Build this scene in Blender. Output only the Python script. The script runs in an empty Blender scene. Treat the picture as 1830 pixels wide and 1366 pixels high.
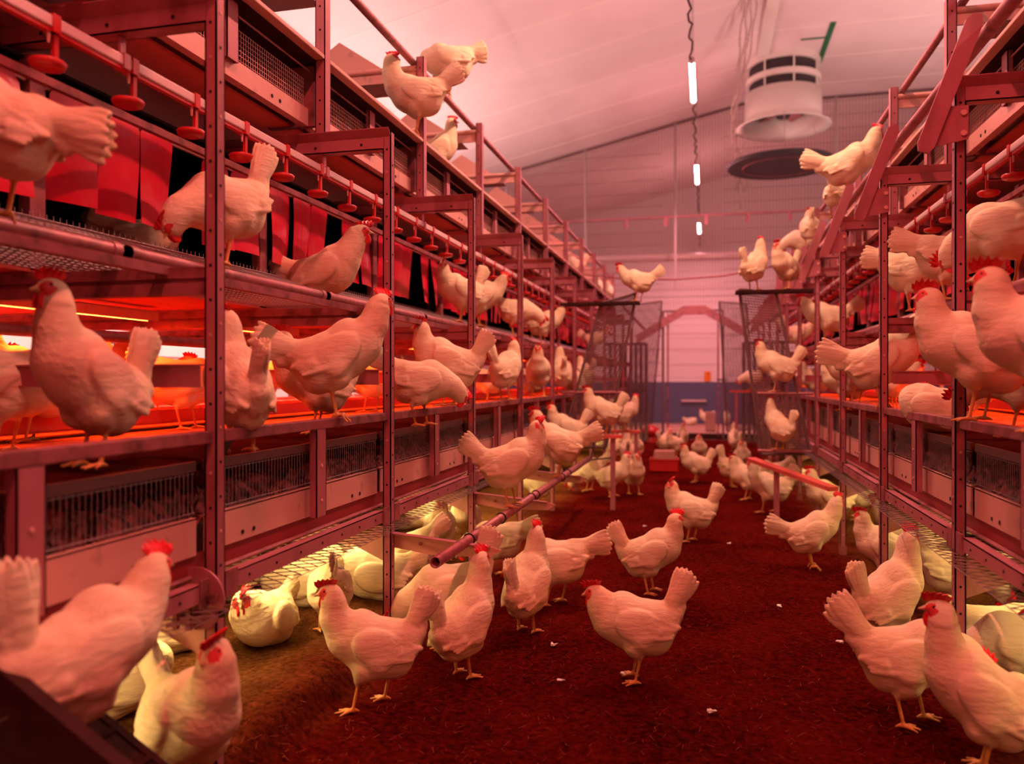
import bpy, bmesh, math, random
import numpy as np
from mathutils import Matrix, Vector
random.seed(7); np.random.seed(7)
SC = bpy.context.scene; COL = SC.collection
# ---------------------------------------------------------------- camera
CAM_H = 1.115
cam = bpy.data.cameras.new('camera'); camo = bpy.data.objects.new('camera', cam); COL.objects.link(camo)
cam.sensor_width = 36; cam.lens = 1423*36/1830; cam.shift_y = -4/1830
camo.location = (0, 0, CAM_H); camo.rotation_euler = (math.pi/2, 0, math.atan((1262-915)/1423))
cam.dof.use_dof = True; cam.dof.focus_distance = 3.3; cam.dof.aperture_fstop = 1.7
cam.clip_start = .05
SC.camera = camo
# ---------------------------------------------------------------- light
W = bpy.data.worlds.new('world'); SC.world = W; W.use_nodes = True
W.node_tree.nodes['Background'].inputs[0].default_value = (1, .07, .06, 1)
W.node_tree.nodes['Background'].inputs[1].default_value = .24
SC.view_settings.view_transform = 'Standard'; SC.view_settings.look = 'None'
SC.view_settings.gamma = 1; SC.view_settings.use_curve_mapping = False
SC.view_settings.exposure = 0.0
TUBE_RGB = (1, .22, .23); TUBE_W = 92.0          # pink tubes over the aisle
TIER_RGB = (1, .070, .010); TIER_W = 27.0            # deep orange strips inside the middle tier
LOW_RGB = (1, .62, .24); LOW_W = 11.0               # warm white strips under the racks
SIDE_RGB = (1, .62, .52)  # for the unseen tubes added behind the racks
UP_RGB = (1, .60, .56); UP_W = 53.0               # uplights added behind the racks to brighten the ceiling
SC.cycles.max_bounces = 7; SC.cycles.diffuse_bounces = 3; SC.cycles.glossy_bounces = 2
SC.cycles.transparent_max_bounces = 6; SC.cycles.caustics_reflective = False; SC.cycles.caustics_refractive = False
SC.cycles.sample_clamp_indirect = 4.0
SC.cycles.use_denoising = True

# ---------------------------------------------------------------- materials
M = {}
def mat(name, rgb, rough=.6, metal=0.0, noise=None, bump=None, spec=.3, emit=None, sss=0, coat=0):
    m = bpy.data.materials.new(name); m.use_nodes = True; nt = m.node_tree; b = nt.nodes['Principled BSDF']
    b.inputs['Base Color'].default_value = (*rgb, 1); b.inputs['Roughness'].default_value = rough
    b.inputs['Metallic'].default_value = metal; b.inputs['Specular IOR Level'].default_value = spec
    if coat: b.inputs['Coat Weight'].default_value = coat
    if emit:
        b.inputs['Emission Color'].default_value = (*emit[0], 1); b.inputs['Emission Strength'].default_value = emit[1]
    tc = nt.nodes.new('ShaderNodeTexCoord')
    if noise:                                                    # (second colour, scale, lo, hi[, stretch])
        n = nt.nodes.new('ShaderNodeTexNoise'); n.inputs['Scale'].default_value = noise[1]; n.inputs['Detail'].default_value = 5
        src = tc.outputs['Object']
        if len(noise) > 4:
            mp = nt.nodes.new('ShaderNodeMapping'); mp.inputs['Scale'].default_value = noise[4]
            nt.links.new(src, mp.inputs[0]); src = mp.outputs[0]
        nt.links.new(src, n.inputs['Vector'])
        r = nt.nodes.new('ShaderNodeValToRGB'); r.color_ramp.elements[0].position = noise[2]; r.color_ramp.elements[1].position = noise[3]
        r.color_ramp.elements[0].color = (*rgb, 1); r.color_ramp.elements[1].color = (*noise[0], 1)
        nt.links.new(n.outputs[0], r.inputs[0]); nt.links.new(r.outputs[0], b.inputs['Base Color'])
    if bump:                                                     # (scale, strength, distance)
        n = nt.nodes.new('ShaderNodeTexNoise'); n.inputs['Scale'].default_value = bump[0]; n.inputs['Detail'].default_value = 4
        nt.links.new(tc.outputs['Object'], n.inputs['Vector'])
        q = nt.nodes.new('ShaderNodeBump'); q.inputs['Strength'].default_value = bump[1]; q.inputs['Distance'].default_value = bump[2]
        nt.links.new(n.outputs[0], q.inputs['Height']); nt.links.new(q.outputs[0], b.inputs['Normal'])
    M[name] = m
    return m
mat('steel', (.47, .165, .19), .52, .25, ((.26, .07, .07), 9, .52, .80, (1, 1, .35)), (60, .15, .002))
mat('steel_dirty', (.36, .11, .12), .62, .2, ((.11, .035, .03), 14, .45, .75), (70, .3, .003))
mat('white_steel', (.74, .38, .32), .45, .1, ((.32, .2, .19), 11, .60, .78), (40, .1, .002))
mat('pipe_steel', (.46, .18, .19), .5, .45, ((.18, .09, .08), 18, .5, .8))
mat('wire', (.42, .34, .34), .5, .4)
mat('wire_dark', (.20, .12, .12), .6, .3)
mat('hole', (.02, .012, .012), .8)
mat('board', (.76, .13, .10), .7, 0, ((.58, .085, .065), 5, .4, .7, (1, .12, 1)), (30, .1, .002))
mat('board_dark', (.055, .022, .020), .85, 0, ((.035, .012, .012), 8, .4, .7), None, .06)
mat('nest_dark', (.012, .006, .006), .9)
mat('flap', (.72, .002, .035), .34, 0, ((.72, .09, .12), 7, .60, .82), (9, .25, .01), .5)
mat('red_plastic', (.60, .02, .02), .35, 0, None, None, .5)
mat('pvc', (.78, .58, .56), .35, 0, ((.6, .42, .4), 16, .6, .8))
mat('dung', (.50, .08, .07), .38, 0, ((.05, .012, .01), 30, .40, .62), (45, 1.0, .03), .9)
mat('shaded_litter', (.05, .008, .006), .9, 0, ((.03, .005, .004), 20, .4, .7), (60, .8, .01), 0)  # tier litter darkened, shade at the front edge put into the colour
mat('belt_red', (.30, .03, .035), .5)
mat('edge_strip', (.74, .46, .38), .5, 0, ((.5, .26, .2), 14, .45, .75, (1, .2, 1)))
mat('tier_litter', (.55, .23, .10), .95, 0, ((.34, .12, .06), 14, .35, .65), (50, 1.0, .02), 0)
mat('ceiling_white', (.80, .70, .69), .55, .0, ((.74, .63, .62), 1.2, .4, .7), None, .3)
mat('ceiling_seam', (.90, .80, .76), .5)
mat('wall_white', (.82, .72, .72), .5)
mat('wall_blue', (.10, .11, .20), .6)
mat('comb', (.80, .02, .03), .42, 0, ((.55, .01, .02), 60, .45, .7), (120, .3, .002), .5)
mat('red_skin', (.72, .06, .06), .55, 0, None, (200, .3, .001))
mat('beak', (.74, .48, .26), .4)
mat('shank', (.78, .40, .12), .5, 0, ((.62, .25, .08), 50, .4, .7), (160, .4, .001))
mat('eye', (.02, .008, .006), .12, 0, None, None, .8)
mat('fan_white', (.80, .75, .68), .5)
mat('dark_metal', (.05, .04, .045), .6)
mat('green', (.02, .16, .07), .6)
mat('orange_sign', (.85, .22, .01), .5)
mat('rope', (.55, .45, .40), .8, 0, ((.3, .2, .18), 30, .4, .7))
mat('block', (.52, .30, .24), .9, 0, None, (30, .6, .01))
mat('downy', (.85, .75, .70), .8)
mat('straw', (.24, .045, .025), .9, spec=.1)
mat('tube_glow', (.9, .6, .6), .4, emit=((1, .36, .36), 60))
mat('tier_glow', (.9, .4, .2), .4, emit=((1, .16, .02), 1.8))
mat('tube_glow_warm', (.9, .7, .6), .4, emit=((1, .45, .38), 60))
mat('tube_glow_red', (.9, .5, .5), .4, emit=((1, .26, .25), 60))
mat('low_glow', (.9, .8, .6), .4, emit=(LOW_RGB, 10))
mat('cable', (.10, .05, .05), .7)

def feather():
    m = mat('feather', (.86, .78, .69), .78, spec=.15); nt = m.node_tree; b = nt.nodes['Principled BSDF']
    tc = nt.nodes.new('ShaderNodeTexCoord'); mp = nt.nodes.new('ShaderNodeMapping'); mp.inputs['Scale'].default_value = (.42, 1, 1.15)
    nt.links.new(tc.outputs['Object'], mp.inputs[0])
    v = nt.nodes.new('ShaderNodeTexVoronoi'); v.inputs['Scale'].default_value = 48; nt.links.new(mp.outputs[0], v.inputs['Vector'])
    n = nt.nodes.new('ShaderNodeTexNoise'); n.inputs['Scale'].default_value = 95; n.inputs['Detail'].default_value = 3
    mp2 = nt.nodes.new('ShaderNodeMapping'); mp2.inputs['Scale'].default_value = (.25, 1, 1)
    nt.links.new(tc.outputs['Object'], mp2.inputs[0]); nt.links.new(mp2.outputs[0], n.inputs['Vector'])
    a = nt.nodes.new('ShaderNodeMath'); a.operation = 'MULTIPLY_ADD'; a.inputs[1].default_value = .55
    nt.links.new(v.outputs['Distance'], a.inputs[0]); nt.links.new(n.outputs[0], a.inputs[2])
    q = nt.nodes.new('ShaderNodeBump'); q.inputs['Strength'].default_value = .42; q.inputs['Distance'].default_value = .007
    nt.links.new(a.outputs[0], q.inputs['Height']); nt.links.new(q.outputs[0], b.inputs['Normal'])
    n3 = nt.nodes.new('ShaderNodeTexNoise'); n3.inputs['Scale'].default_value = 7; n3.inputs['Detail'].default_value = 4
    nt.links.new(tc.outputs['Object'], n3.inputs['Vector'])
    r = nt.nodes.new('ShaderNodeValToRGB'); r.color_ramp.elements[0].position = .40; r.color_ramp.elements[1].position = .74
    r.color_ramp.elements[0].color = (.90, .77, .52, 1); r.color_ramp.elements[1].color = (.70, .52, .30, 1)
    nt.links.new(n3.outputs[0], r.inputs[0]); nt.links.new(r.outputs[0], b.inputs['Base Color'])
feather()

def litter():
    m = mat('litter', (.2, .06, .03), 1.0, spec=0); nt = m.node_tree; b = nt.nodes['Principled BSDF']
    tc = nt.nodes.new('ShaderNodeTexCoord')
    n = nt.nodes.new('ShaderNodeTexNoise'); n.inputs['Scale'].default_value = 42; n.inputs['Detail'].default_value = 9; n.inputs['Roughness'].default_value = .78
    n2 = nt.nodes.new('ShaderNodeTexNoise'); n2.inputs['Scale'].default_value = 2.2; n2.inputs['Detail'].default_value = 4
    for x in (n, n2): nt.links.new(tc.outputs['Object'], x.inputs['Vector'])
    mx = nt.nodes.new('ShaderNodeMath'); mx.operation = 'MULTIPLY_ADD'; mx.inputs[1].default_value = .35
    nt.links.new(n2.outputs[0], mx.inputs[0]); nt.links.new(n.outputs[0], mx.inputs[2])
    r = nt.nodes.new('ShaderNodeValToRGB'); e = r.color_ramp.elements
    e[0].position = .52; e[0].color = (.028, .0018, .0015, 1); e[1].position = .88; e[1].color = (.22, .013, .009, 1)
    r2 = nt.nodes.new('ShaderNodeValToRGB'); e = r2.color_ramp.elements            # litter under the racks, warm lamplight put into its colour
    e[0].position = .50; e[0].color = (.05, .014, .006, 1); e[1].position = .88; e[1].color = (.30, .12, .042, 1)
    sx = nt.nodes.new('ShaderNodeSeparateXYZ'); nt.links.new(tc.outputs['Object'], sx.inputs[0])
    ab = nt.nodes.new('ShaderNodeMath'); ab.operation = 'ADD'; ab.inputs[1].default_value = .2; nt.links.new(sx.outputs[0], ab.inputs[0])
    ab2 = nt.nodes.new('ShaderNodeMath'); ab2.operation = 'ABSOLUTE'; nt.links.new(ab.outputs[0], ab2.inputs[0])
    ad = nt.nodes.new('ShaderNodeMath'); ad.operation = 'MULTIPLY_ADD'; ad.inputs[1].default_value = .5; nt.links.new(n2.outputs[0], ad.inputs[0]); nt.links.new(ab2.outputs[0], ad.inputs[2])
    mr = nt.nodes.new('ShaderNodeMapRange'); mr.inputs[1].default_value = 1.22; mr.inputs[2].default_value = 1.65; nt.links.new(ad.outputs[0], mr.inputs[0])
    mc = nt.nodes.new('ShaderNodeMixRGB'); nt.links.new(mr.outputs[0], mc.inputs[0]); nt.links.new(r.outputs[0], mc.inputs[1]); nt.links.new(r2.outputs[0], mc.inputs[2])
    nt.links.new(mx.outputs[0], r.inputs[0]); nt.links.new(mx.outputs[0], r2.inputs[0]); nt.links.new(mc.outputs[0], b.inputs['Base Color'])
    q = nt.nodes.new('ShaderNodeBump'); q.inputs['Strength'].default_value = 1.0; q.inputs['Distance'].default_value = .022
    nt.links.new(n.outputs[0], q.inputs['Height']); nt.links.new(q.outputs[0], b.inputs['Normal'])
litter()

# ---------------------------------------------------------------- helpers
class MB:
    """collects shapes; build() links them as ONE mesh object"""
    def __init__(s): s.v = []; s.f = []; s.m = []; s.n = 0; s.sm = []
    def add(s, v, f, mi=0, smooth=False):
        o = s.n; s.v.extend(map(tuple, v)); s.n += len(v)
        for q in f: s.f.append(tuple(i+o for i in q)); s.m.append(mi); s.sm.append(smooth)
        return s
    def box(s, a, b, mi=0):
        x0, x1 = sorted((a[0], b[0])); y0, y1 = sorted((a[1], b[1])); z0, z1 = sorted((a[2], b[2]))
        return s.add([(x0,y0,z0),(x1,y0,z0),(x1,y1,z0),(x0,y1,z0),(x0,y0,z1),(x1,y0,z1),(x1,y1,z1),(x0,y1,z1)],
                     [(0,3,2,1),(4,5,6,7),(0,1,5,4),(1,2,6,5),(2,3,7,6),(3,0,4,7)], mi)
    def prism(s, pts, d, mi=0):
        """closed 3-D polygon pts swept by the vector d"""
        n = len(pts); p = [tuple(x) for x in pts]; q = [tuple(x[k]+d[k] for k in range(3)) for x in pts]
        return s.add(p+q, [tuple(range(n))[::-1], tuple(range(n, 2*n))]+[(i, (i+1) % n, n+(i+1) % n, n+i) for i in range(n)], mi)
    def tube(s, pts, r, n=10, mi=0, caps=True, hollow=0):
        pts = [Vector(p) for p in pts]; R = []
        up = Vector((0, 0, 1))
        for i, p in enumerate(pts):
            t = (pts[min(i+1, len(pts)-1)]-pts[max(i-1, 0)]).normalized()
            u = t.cross(up if abs(t.z) < .9 else Vector((1, 0, 0))).normalized(); w = t.cross(u)
            rr = r[i] if isinstance(r, (list, tuple)) else r
            R += [p+u*math.cos(k*2*math.pi/n)*rr+w*math.sin(k*2*math.pi/n)*rr for k in range(n)]
        f = [(i*n+k, i*n+(k+1) % n, (i+1)*n+(k+1) % n, (i+1)*n+k) for i in range(len(pts)-1) for k in range(n)]
        s.add(R, f, mi, n > 6)
        if caps: s.add([R[k] for k in range(n)], [tuple(range(n))], mi); s.add(R[-n:], [tuple(range(n))[::-1]], mi)
        return s
    def disc(s, c, nrm, r, th, n=24, mi=0):
        c = Vector(c); nrm = Vector(nrm).normalized()
        return s.tube([c-nrm*th/2, c+nrm*th/2], r, n, mi)
    def wires(s, segs, r, mi=0):
        for a, b in segs:
            a = Vector(a); b = Vector(b); t = (b-a).normalized()
            u = t.cross(Vector((.31, .17, .93)) if abs(t.z) < .85 else Vector((1, .2, 0))).normalized()*r; w = t.cross(u).normalized()*r
            s.add([a+u, a+w, a-u, a-w, b+u, b+w, b-u, b-w], [(0,1,5,4),(1,2,6,5),(2,3,7,6),(3,0,4,7)], mi)
        return s
    def build(s, name, mats, parent=None, bevel=0):
        me = bpy.data.meshes.new(name); me.from_pydata(s.v, [], s.f)
        for q in ([mats] if isinstance(mats, str) else mats): me.materials.append(M[q])
        me.polygons.foreach_set('material_index', s.m); me.polygons.foreach_set('use_smooth', s.sm)
        bm = bmesh.new(); bm.from_mesh(me); bmesh.ops.recalc_face_normals(bm, faces=bm.faces); bm.to_mesh(me); bm.free()
        o = bpy.data.objects.new(name, me); COL.objects.link(o)
        if parent is not None: o.parent = parent
        if bevel:
            b = o.modifiers.new('edge', 'BEVEL'); b.width = bevel; b.segments = 2; b.limit_method = 'ANGLE'
        return o
def tag(o, label, cat, group=None, kind=None):
    if label: o['label'] = label
    if cat: o['category'] = cat
    if group: o['group'] = group
    if kind: o['kind'] = kind
    return o
def thing(name, label, cat, loc=(0, 0, 0), group=None):
    o = bpy.data.objects.new(name, None); COL.objects.link(o); o.location = loc; o.empty_display_size = .1
    return tag(o, label, cat, group)
def put(me, name, parent, loc=(0, 0, 0), rotz=0):
    o = bpy.data.objects.new(name, me); COL.objects.link(o); o.parent = parent; o.location = loc; o.rotation_euler = (0, 0, rotz)
    return o
def structure(o): o['kind'] = 'structure'; return o
def area(name, loc, rgb, watts, sx, sy, rot=(0, 0, 0), parent=None):
    l = bpy.data.lights.new(name, 'AREA'); l.shape = 'RECTANGLE'; l.size = sx; l.size_y = sy; l.color = rgb; l.energy = watts
    o = bpy.data.objects.new(name, l); COL.objects.link(o); o.location = loc; o.rotation_euler = rot
    if parent is not None: o.parent = parent
    return o
def sstep(a, b, x):
    t = min(max((x-a)/(b-a), 0), 1); return t*t*(3-2*t)
def ground(x, y):
    """height of the litter: level in the aisle, heaped up under the front of the left rack"""
    return .10*sstep(1.18, 1.32, -x)*(1-sstep(3.3, 4.4, y))

# ---------------------------------------------------------------- the setting
def floor_mesh():
    xs = np.concatenate([np.arange(-5.6, -1.8, .10), np.arange(-1.8, 1.9, .03), np.arange(1.9, 7.2, .10)])
    ys = np.concatenate([np.arange(-1.5, 1.6, .10), np.arange(1.6, 7, .03), np.arange(7, 15.4, .07)])
    rs = np.random.RandomState(3)
    def smooth_noise(nx, ny, cell):
        g = rs.rand(int(nx/cell)+3, int(ny/cell)+3)
        X, Y = np.meshgrid((xs-xs[0])/cell, (ys-ys[0])/cell, indexing='ij'); i = X.astype(int); j = Y.astype(int); a = X-i; b = Y-j
        a = a*a*(3-2*a); b = b*b*(3-2*b)
        return g[i, j]*(1-a)*(1-b)+g[i+1, j]*a*(1-b)+g[i, j+1]*(1-a)*b+g[i+1, j+1]*a*b-.5
    D = (13, 18)
    h = smooth_noise(*D, .5)*.007+smooth_noise(*D, .17)*.008+smooth_noise(*D, .07)*.009
    gz = np.array([[ground(x, y) for y in ys] for x in xs])
    Z = gz+h*(1+gz*9)-.007
    n = len(ys)
    V = [(x, y, Z[i, j]) for i, x in enumerate(xs) for j, y in enumerate(ys)]
    Fq = [(i*n+j, (i+1)*n+j, (i+1)*n+j+1, i*n+j+1) for i in range(len(xs)-1) for j in range(n-1)]
    b = MB(); b.add(V, Fq, 0, True)
    o = b.build('floor', 'litter'); return structure(o)
floor_mesh()
structure(MB().box((-5.6, 15.39, -.25), (7.2, 21.1, -.012)).build('floor_rear', 'block'))
RX = .65; RZ = 6.3
def roof_z(x): return RZ if x > RX else RZ-.225*(RX-x)
b = MB()
b.prism([(-5.7, -2, roof_z(-5.7)), (RX, -2, RZ), (7.3, -2, RZ), (7.3, -2, RZ+.1), (RX, -2, RZ+.1), (-5.7, -2, roof_z(-5.7)+.1)], (0, 23.2, 0), 0)
for k in range(19):
    y = -1.2+1.2*k+.38
    b.prism([(-5.7, y, roof_z(-5.7)-.006), (RX, y, RZ-.006), (7.2, y, RZ-.006), (7.2, y, RZ+.01), (RX, y, RZ+.01), (-5.7, y, roof_z(-5.7)+.01)], (0, .022, 0), 1)
structure(b.build('ceiling', ['ceiling_white', 'ceiling_seam']))
def side_wall(name, x):
    b = MB(); s = 1 if x > 0 else -1
    b.box((x, -2, -.3), (x+.1*s, 21.1, roof_z(x)+.05))
    for k in range(14): b.box((x-.008*s, -2, .35*k+.3), (x, 21.1, .35*k+.312), 1)
    return structure(b.build(name, ['wall_white', 'steel']))
side_wall('wall_left', -5.6); side_wall('wall_right', 7.2)
b = MB()
b.prism([(-5.6, 21, 1.06), (7.2, 21, 1.06), (7.2, 21, RZ), (RX, 21, RZ), (-5.6, 21, roof_z(-5.6))], (0, .1, 0), 0)
b.box((-5.6, 20.985, -.3), (7.2, 21.1, 1.06), 1)
for k in range(12): b.box((-5.6, 20.992, 1.5+.4*k), (7.2, 21, 1.506+.4*k), 2) if 1.5+.4*k < 4.6 else None
structure(b.build('wall_rear', ['wall_white', 'wall_blue', 'steel']))

rs = random.Random(9); b = MB()
for k in range(3600):
    u = rs.random(); y = 1.9+7.5*u*u; x = rs.uniform(-1.35, .95); a = rs.uniform(0, math.pi); L = rs.uniform(.005, .017); w = rs.uniform(.0004, .0008)
    z = ground(x, y)+rs.uniform(.002, .011); c, s_ = math.cos(a), math.sin(a); t = rs.uniform(-.25, .25)*L
    b.add([(x-c*L-s_*w, y-s_*L+c*w, z-t), (x-c*L+s_*w, y-s_*L-c*w, z-t), (x+c*L+s_*w, y+s_*L-c*w, z+t+.001), (x+c*L-s_*w, y+s_*L+c*w, z+t+.001)], [(0, 1, 2, 3)])
tag(b.build('straw', 'straw'), 'thin bits of straw strewn over the aisle litter', 'straw', None, 'stuff')

# wire partition across the hall, with the service door in the middle
PY = 15.5
t = thing('wire_partition', 'tall wire mesh partition across the far end of the aisle, reaching the ceiling', 'partition', (0, PY, 0))
def rel(b, name, m, parent): return b.build(name, m, parent)
for x in (-3.9, -2.3, -.57, 2.3, 4.4):
    rel(MB().box((x-.02, -.02, 2.83 if x == -.57 else 0), (x+.02, .02, roof_z(x)-.02)), 'post', 'wire', t)
for z, x0, x1 in ((2.83, -5.5, 7.1), (2.70, -5.5, 7.1), (4.23, -5.5, 7.1)):
    rel(MB().box((x0, -.015, z-.015), (x1, .015, z+.015)), 'rail', 'wire' if z < 4 else 'steel', t)
rel(MB().box((-5.5, -.03, -.05), (7.1, .02, .10)), 'kickboard', 'board_dark', t)
b = MB(); b.prism([(-5.5, -.01, roof_z(-5.5)-.05), (RX, -.01, RZ-.05), (7.1, -.01, RZ-.05), (7.1, -.01, RZ-.005), (RX, -.01, RZ-.005), (-5.5, -.01, roof_z(-5.5)-.005)], (0, .03, 0))
rel(b, 'top_rail', 'wire_dark', t)
b = MB(); sg = []
x = -5.5
while x < 7.1:
    z0 = 2.45 if -.82 < x < .34 else .1
    sg.append(((x, 0, z0), (x, 0, roof_z(x)-.03))); x += .055
for k in range(22): sg.append(((-5.5, 0, .2+.25*k), (-.80, 0, .2+.25*k)) if .2+.25*k < roof_z(-5.5) else ((-5.5+(.2+.25*k-roof_z(-5.5))/.225, 0, .2+.25*k), (-.8, 0, .2+.25*k)))
for k in range(25): sg.append(((.32, 0, .2+.25*k), (7.1, 0, .2+.25*k)))
b.wires(sg, .0040); o = rel(b, 'wire_mesh', 'wire_dark', t)
for k in range(5):
    xx = -1.5+.75*k
    rel(MB().box((xx-.03, -.03, 4.05), (xx+.03, 0, 4.22)), 'rail_bracket', 'steel', t)
d = thing('wire_door', 'closed wire mesh door in the middle of the far partition', 'door', (-.24, PY-.03, 0))
for x in (-.56, .55): MB().box((x-.02, -.02, .02), (x+.02, .02, 2.42)).build('stile', 'wire_dark', d)
for x in (-.47, .46): MB().box((x-.015, -.015, .05), (x+.015, .015, 2.38)).build('frame_bar', 'steel_dirty', d)
MB().box((-.56, -.02, 2.40), (.55, .02, 2.44)).build('top_bar', 'wire_dark', d)
b = MB(); b.wires([((-.47+.045*k, 0, .1), (-.47+.045*k, 0, 2.4)) for k in range(21)]+[((-.47, 0, .15+.25*k), (.46, 0, .15+.25*k)) for k in range(10)], .0018)
b.build('wire_panel', 'wire_dark', d)
MB().box((.44, -.05, 1.10), (.62, -.02, 1.13)).build('latch', 'dark_metal', d)
b = MB()
A = [(-1.30, 1.80), (-.42, 2.34), (-.02, 2.34), (.72, 1.90)]
lo_ = A; hi_ = [(x, z+.17) for x, z in A]
poly = [(x, 15.36, z) for x, z in lo_]+[(x, 15.36, z) for x, z in hi_[::-1]]
for i in range(3):
    b.prism([(lo_[i][0], 15.36, lo_[i][1]), (lo_[i+1][0], 15.36, lo_[i+1][1]), (hi_[i+1][0], 15.36, hi_[i+1][1]), (hi_[i][0], 15.36, hi_[i][1])], (0, .06, 0))
tag(b.build('arch_brace', 'pipe_steel'), 'reddish bent brace forming a low arch above the far door', 'brace')
s = MB().box((-.045, 20.97, 1.075), (.115, 20.985, 1.33)); s.box((.045, 20.966, 1.24), (.075, 20.97, 1.28), 1)
tag(s.build('notice', ['orange_sign', 'hole']), 'small orange notice on the far wall above the dark blue band', 'notice')
b = MB(); b.tube([(-5.5, 16.3, 3.6), (7.1, 16.3, 3.52)], .075, 16)
fp = thing('overhead_pipe', 'thick pale pipe running across the hall behind the wire partition', 'pipe')
b.build('pipe', 'pvc', fp)
for x in (1.05, 1.42): MB().tube([(x-.07, 16.3, 3.56), (x+.07, 16.3, 3.56)], .10, 16).build('coupling', 'red_plastic', fp)
b = MB(); b.tube([(-1.57, 10.39, 2.50), (-1.0, 10.38, 2.42), (-.4, 10.37, 2.395), (.2, 10.36, 2.42), (.7, 10.35, 2.50), (1.14, 10.34, 2.60)], .011, 6)
tag(b.build('chain', 'steel_dirty'), 'sagging chain slung across the aisle between the two rack tops', 'chain')
b = MB(); b.box((-.62, 20.9, .555), (.0, 20.985, .60)); tag(b.build('ledge', 'pvc'), 'short pinkish ledge low on the blue band of the far wall', 'ledge')
# roller seen beyond the door
b = MB(); b.box((-.02, 17.7, 0), (.20, 17.9, .42)); tag(b.build('crate', 'block', None, .01), 'pale crate on the floor behind the far wire door', 'crate')
# red bell drinker by the left of the door
bd = thing('bell_drinker', 'dark red bell drinker on the litter left of the far door', 'drinker', (-.97, 14.5, 0))
MB().tube([(0, 0, .12), (0, 0, .17), (0, 0, .24), (0, 0, .30)], [.13, .17, .14, .04], 20).build('bell', 'red_plastic', bd)
MB().tube([(0, 0, -.01), (0, 0, .05), (0, 0, .13)], [.13, .12, .06], 16).build('foot', 'red_plastic', bd)

# ---------------------------------------------------------------- lamps over the aisle
for i, (y, first) in enumerate(((-3.9, 0), (.35, 0), (4.55, 0), (8.72, 1), (12.88, 1), (17.66, 1))):
    lab = {3: 'nearest visible pink light tube hanging high above the aisle', 4: 'middle one of the three pink light tubes above the aisle',
           5: 'farthest pink light tube above the aisle, close to the rear wall'}.get(i, 'pink light tube above the aisle on the camera side')
    t = thing('tube_lamp', lab, 'lamp', (-.15, y, 4.52), 'pink tubes strung over the aisle')
    MB().tube([(0, 0, 0), (0, 1.23, 0)], .028, 12).build('tube', ('tube_glow_red', 'tube_glow_red', 'tube_glow_warm', 'tube_glow', 'tube_glow', 'tube_glow')[i], t)
    area('tube_light', (0, .61, -.04), ((1, .15, .13), (1, .15, .13), (1, .46, .33))[i] if i < 3 else TUBE_RGB if i == 3 else (1, .34, .37), TUBE_W*(1.0, 1.0, 1.25, 1.0, 1.3, 1.7)[i], .06, 1.2, (0, 0, 0), t)
    for yy in (-.03, 1.26): MB().tube([(0, yy-.03, 0), (0, yy+.03, 0)], .033, 12).build('end_cap', 'pvc', t)
    b = MB(); b.tube([(.02*math.sin(k*1.9), 1.29+k*.145, .03*math.sin(k*.16*3.1)+.012*math.sin(k*2.3)) for k in range(21)], .011, 6); b.build('cord', 'cable', t)
    for yy in (.15, 1.08): MB().tube([(0, yy, .03), (0, yy, roof_z(-.15)-4.52)], .004, 5).build('hanger_wire', 'wire', t)

# ---------------------------------------------------------------- roof fan, cables, marks
f = thing('exhaust_fan', 'round white exhaust chimney hanging from the ceiling right of the aisle', 'fan', (1.22, 13.7, 0))
MB().tube([(0, 0, 6.20), (0, 0, 6.3)], .58, 40).build('top_ring', 'fan_white', f)
MB().tube([(0, 0, 5.62), (0, 0, 6.2)], .53, 32).build('inner_drum', 'dark_metal', f)
MB().tube([(0, 0, 5.93), (0, 0, 6.02)], .585, 40).build('middle_ring', 'fan_white', f)
b = MB()
ring = [(.60, 5.78), (.60, 5.38), (.64, 5.30), (.74, 5.24), (.735, 5.225), (.62, 5.28), (.575, 5.38), (.575, 5.78)]
N = 44
b.add([(r*math.cos(k*2*math.pi/N), r*math.sin(k*2*math.pi/N), z) for r, z in ring for k in range(N)],
      [(i*N+k, i*N+(k+1) % N, ((i+1) % 8)*N+(k+1) % N, ((i+1) % 8)*N+k) for i in range(8) for k in range(N)], 0, True)
b.build('cowl', 'fan_white', f)
MB().tube([(0, 0, 5.40), (0, 0, 5.55)], [.10, .16], 20).build('motor_hub', 'dark_metal', f)
for k in range(6):
    a = k*math.pi/3
    b = MB(); c, s_ = math.cos(a), math.sin(a)
    b.prism([(c*.1-s_*.05, s_*.1+c*.05, 5.47), (c*.52-s_*.10, s_*.52+c*.10, 5.47), (c*.52+s_*.10, s_*.52-c*.10, 5.53), (c*.1+s_*.05, s_*.1-c*.05, 5.53)], (0, 0, .012)); b.build('blade', 'steel', f)
for k in range(8):
    a = k*math.pi/4+.2
    MB().box((.575*math.cos(a)-.012, .575*math.sin(a)-.012, 5.7), (.575*math.cos(a)+.012, .575*math.sin(a)+.012, 6.2)).build('strut', 'fan_white', f)
dd = thing('baffle_disc', 'large dark round baffle hanging below the white exhaust chimney', 'baffle', (1.18, 13.6, 4.60))
b = MB(); b.tube([(0, 0, -.03), (0, 0, .0), (0, 0, .05)], [.84, .87, .80], 48); b.build('disc', 'dark_metal', dd)
b = MB(); b.tube([(.6*math.cos(k*math.pi/20), .6*math.sin(k*math.pi/20), -.032) for k in range(41)], .008, 6, caps=False); b.build('bead_ring', 'steel_dirty', dd)
for k in range(3):
    a = k*2.1+.5; MB().tube([(.75*math.cos(a), .75*math.sin(a), .03), (.62*math.cos(a), .62*math.sin(a), .68)], .006, 6).build('hanger_wire', 'wire', dd)
rs = random.Random(5)
cb = thing('cable_bundle', 'loose bundle of pale cables hanging from the ceiling left of the exhaust chimney', 'cable', (.5, 10.9, 6.28))
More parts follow.
